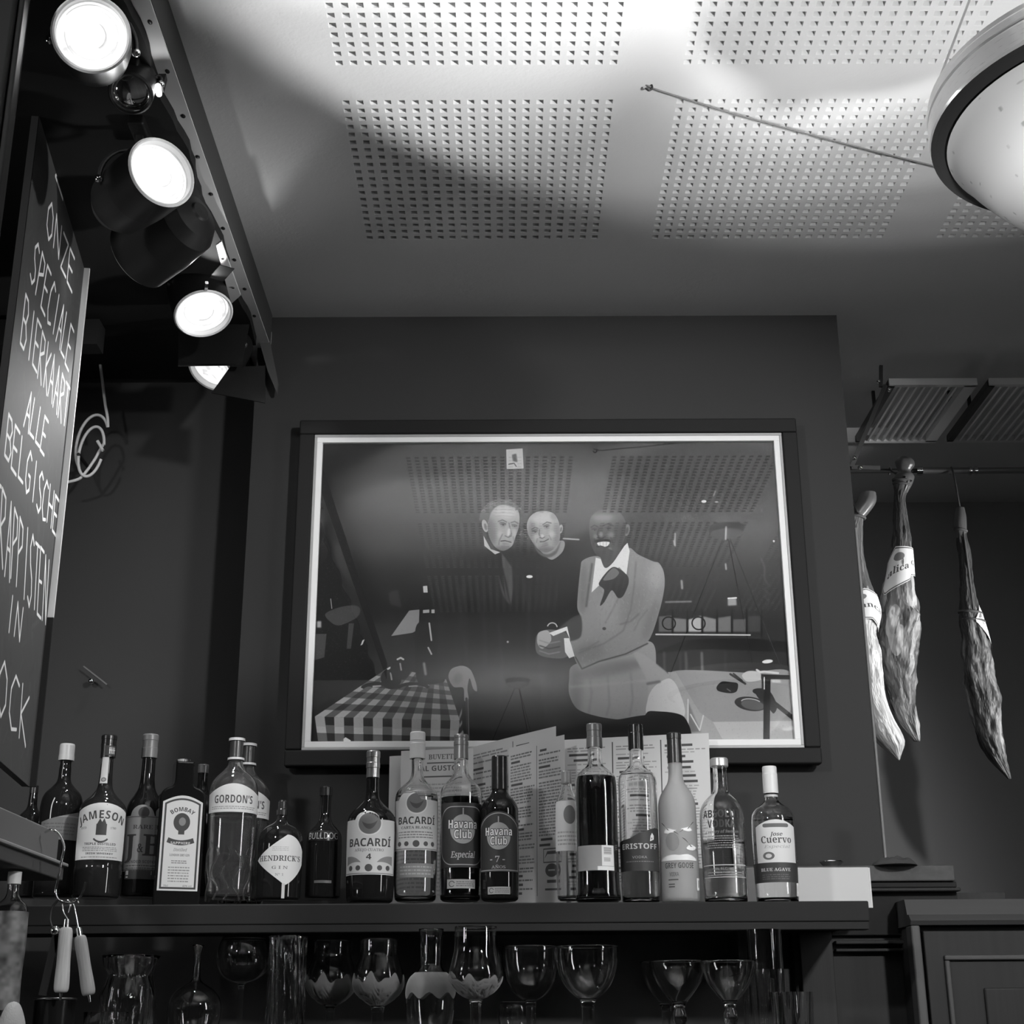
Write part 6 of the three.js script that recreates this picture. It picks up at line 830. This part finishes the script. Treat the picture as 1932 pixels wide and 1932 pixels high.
{
  const make = (label, cx, D, rows, etch) => { const o = stand(cx, D, GLASS_T), t = thing('glass_flask', label, 'carafe', o, GG), pts = outline(rows, o); pts.push([pts[pts.length - 1][0] * 0.9, 0.002]); mesh('glass_body', shell(pts, 0.0018), M.glass, t); return { t, o, pts }; };
  const a = make('long-necked round flask with an etched shoulder between the tulip glasses', 810, 2.65, [[1752, 24], [1770, 21], [1800, 20.5], [1822, 21], [1832, 27], [1842, 38], [1858, 45], [1880, 47], [1910, 45], [1960, 36], [2010, 30]]);
  const P = [], I = [], n = 72, m = 12; for (let j = 0; j <= m; j++) for (let i = 0; i <= n; i++) { const q = i / n * 6.2832, f = j / m, lo = heightOf(1872 + 12 * Math.sin(q * 4) ** 2, a.o), y = lo + (heightOf(1834, a.o) - lo) * f, r = radiusAt(a.pts, y) + 0.0006; P.push(r * Math.sin(q), y, r * Math.cos(q)); }
  for (let j = 0; j < m; j++) for (let i = 0; i < n; i++) { const q = j * (n + 1) + i, b = q + n + 1; I.push(q, q + 1, b, b, q + 1, b + 1); }
  const g = new THREE.BufferGeometry(); g.setAttribute('position', new THREE.Float32BufferAttribute(P, 3)); g.setIndex(I); g.computeVertexNormals(); mesh('etched_band', g, M.etched, a.t);
  make('round-bodied carafe with a thin neck in the dark below the square gin bottle', 357, 2.74, [[1780, 11], [1800, 7], [1830, 7], [1846, 9], [1856, 22], [1868, 38], [1884, 48], [1904, 51], [1930, 48], [1970, 36], [2000, 30]]);
}
// ---------------------------------------------------------------- things at the lower left
{
  // openers on the hook under the jutting board
  const D = 2.5, P = (x, y, d = D) => at(x, y, d);
  const hk = thing('wire_hook', 'long bent wire hook over the end of the grey board, carrying wooden-handled tools', 'hook', P(110, 1566));
  const O = hk.position, L = (...a) => P(...a).sub(O);
  mesh('wire', tube([L(86, 1570, 2.52), L(97, 1566), L(108, 1570), L(117, 1583), L(121, 1598), L(117, 1620), L(110, 1658), L(105, 1685), L(110, 1697), L(122, 1703), L(140, 1703), L(151, 1693), L(158, 1678), L(162, 1664)], 0.0022, 80, 8), M.chrome, hk);
  const tool = (name, label, top, bot, w, m, ring) => { const a = P(...top), b = P(...bot), t = thing(name, label, 'bottle opener', b, 'wooden-handled bar tools on the hook'), d = a.clone().sub(b), Lh = d.length(), q = new THREE.Quaternion().setFromUnitVectors(V(0, 1, 0), d.clone().normalize()), r = w * mPerPx(a), put = (g) => g.applyQuaternion(q);
    mesh('handle', put(lathe(smooth([[0.0001, 0], [r * 0.8, 0.0005], [r, 0.004], [r * 0.96, Lh * 0.5], [r * 0.9, Lh - 0.004], [r * 0.7, Lh], [0.0001, Lh + 0.0005]].reverse(), 40).reverse(), 28)), m, t);
    mesh('ferrule', put(cyl(r * 0.45, r * 0.5, 0.014, 20).translate(0, Lh + 0.006, 0)), M.steel, t); mesh('tail_pin', put(cyl(r * 0.3, r * 0.16, 0.012, 12).translate(0, -0.005, 0)), M.steel, t);
    mesh('shank', tube(ring.map(([x, y, dd]) => P(x, y, dd).sub(b)), 0.0018, 40, 6), M.steel, t); return t; };
  const whiteWood = std(0.72, 0.6, { map: woodTone }), greyWood = std(0.42, 0.65, { map: woodTone });
  tool('bottle_opener', 'wooden-handled bar tool with a pale handle, left of two on the hook', [125, 1750], [115, 1873], 13, whiteWood, [[126, 1748], [127, 1735], [120, 1722], [119, 1706], [126, 1699], [133, 1706], [130, 1722]]);
  tool('bottle_opener', 'wooden-handled bar tool with a greyer slanted handle, right of two on the hook', [151, 1766], [168, 1878], 12, greyWood, [[149, 1758], [145, 1735], [141, 1715], [138, 1700], [144, 1696], [148, 1704]]);
  const st = thing('corkscrew', 'dark metal corkscrew lever hanging left of the pale handle on the wire hook', 'corkscrew', P(100, 1760));
  const Q = st.position, K = (...a) => P(...a).sub(Q);
  mesh('ring', tube([K(110, 1698), K(99, 1712), K(95, 1735), K(100, 1752), K(106, 1760)], 0.002, 30, 6), M.blackMetal, st); mesh('hinge', new THREE.SphereGeometry(0.008, 16, 12).translate(...K(104, 1756).toArray()), M.chrome, st);
  mesh('lever', bar(K(106, 1765), K(80, 1878), 0.004, 0.012), M.blackMetal, st); mesh('lever', bar(K(106, 1765), K(112, 1860), 0.004, 0.006), M.blackMetal, st);
  // dark pot, cloth, edge bottle
  const o = stand(88, 2.55, GLASS_T), pt = thing('bar_pot', 'dark metal pot below the hanging tools in the lower left corner', 'pot', o), r = radOf(38, 1880, o), h = heightOf(1880, o);
  mesh('pot_body', turned([[0.0001, 0], [r * 0.85, 0], [r, h * 0.5], [r, h], [r - 0.003, h + 0.001], [r - 0.004, h], [r - 0.006, 0.01], [0.0001, 0.008]], 48), std(0.02, 0.2, { metalness: 0.5 }), pt);
  mesh('pot_rim', new THREE.TorusGeometry(r, 0.002, 8, 48).rotateX(Math.PI / 2).translate(0, h, 0), M.steel, pt);
  const c = stand(8, 2.45, GLASS_T), ct = thing('folded_cloth', 'pale folded cloth standing up in the lower left corner', 'cloth', c), hc = heightOf(1884, c), rc = radOf(28, 1920, c);
  mesh('cloth', lathe(smooth([[0.0001, hc], [rc * 0.35, hc - 0.003], [rc * 0.75, hc - 0.022], [rc, hc - 0.05], [rc * 1.1, 0.02], [rc * 1.1, 0.001], [0.0001, 0.0005]].reverse(), 40), 40), std(0.45, 0.95, { bumpMap: grime, bumpScale: 0.004 }), ct);
  const e = stand(-16, 2.5, GLASS_T), et = thing('water_bottle', 'clear bottle with a crumpled pale sleeve cut off by the left picture edge', 'bottle', e), re = radOf(32, 1700, e), he = heightOf(1692, e);
  mesh('bottle_body', shell([[re * 0.35, he + 0.03], [re * 0.4, he + 0.005], [re * 0.9, he - 0.012], [re, he - 0.04], [re * 0.92, he * 0.6], [re, he * 0.3], [re * 0.96, 0.001]], 0.0012), M.glass, et);
  mesh('sleeve', lathe(smooth([[re * 1.01, he - 0.02], [re * 1.03, he * 0.75], [re * 0.97, he * 0.6], [re * 1.02, he * 0.42]].reverse(), 30), 40), std(0.3, 0.4, { map: noiseTex(128, 0.1, 1, [[8, 1], [24, 1]], 91) }), et);
  mesh('cap', cyl(re * 0.4, re * 0.4, 0.02, 24).translate(0, he + 0.035, 0), M.capWhite, et);
}

scene.traverse((o) => { if (o.isMesh) { o.castShadow = true; o.receiveShadow = true; } });
renderer.render(scene, camera);
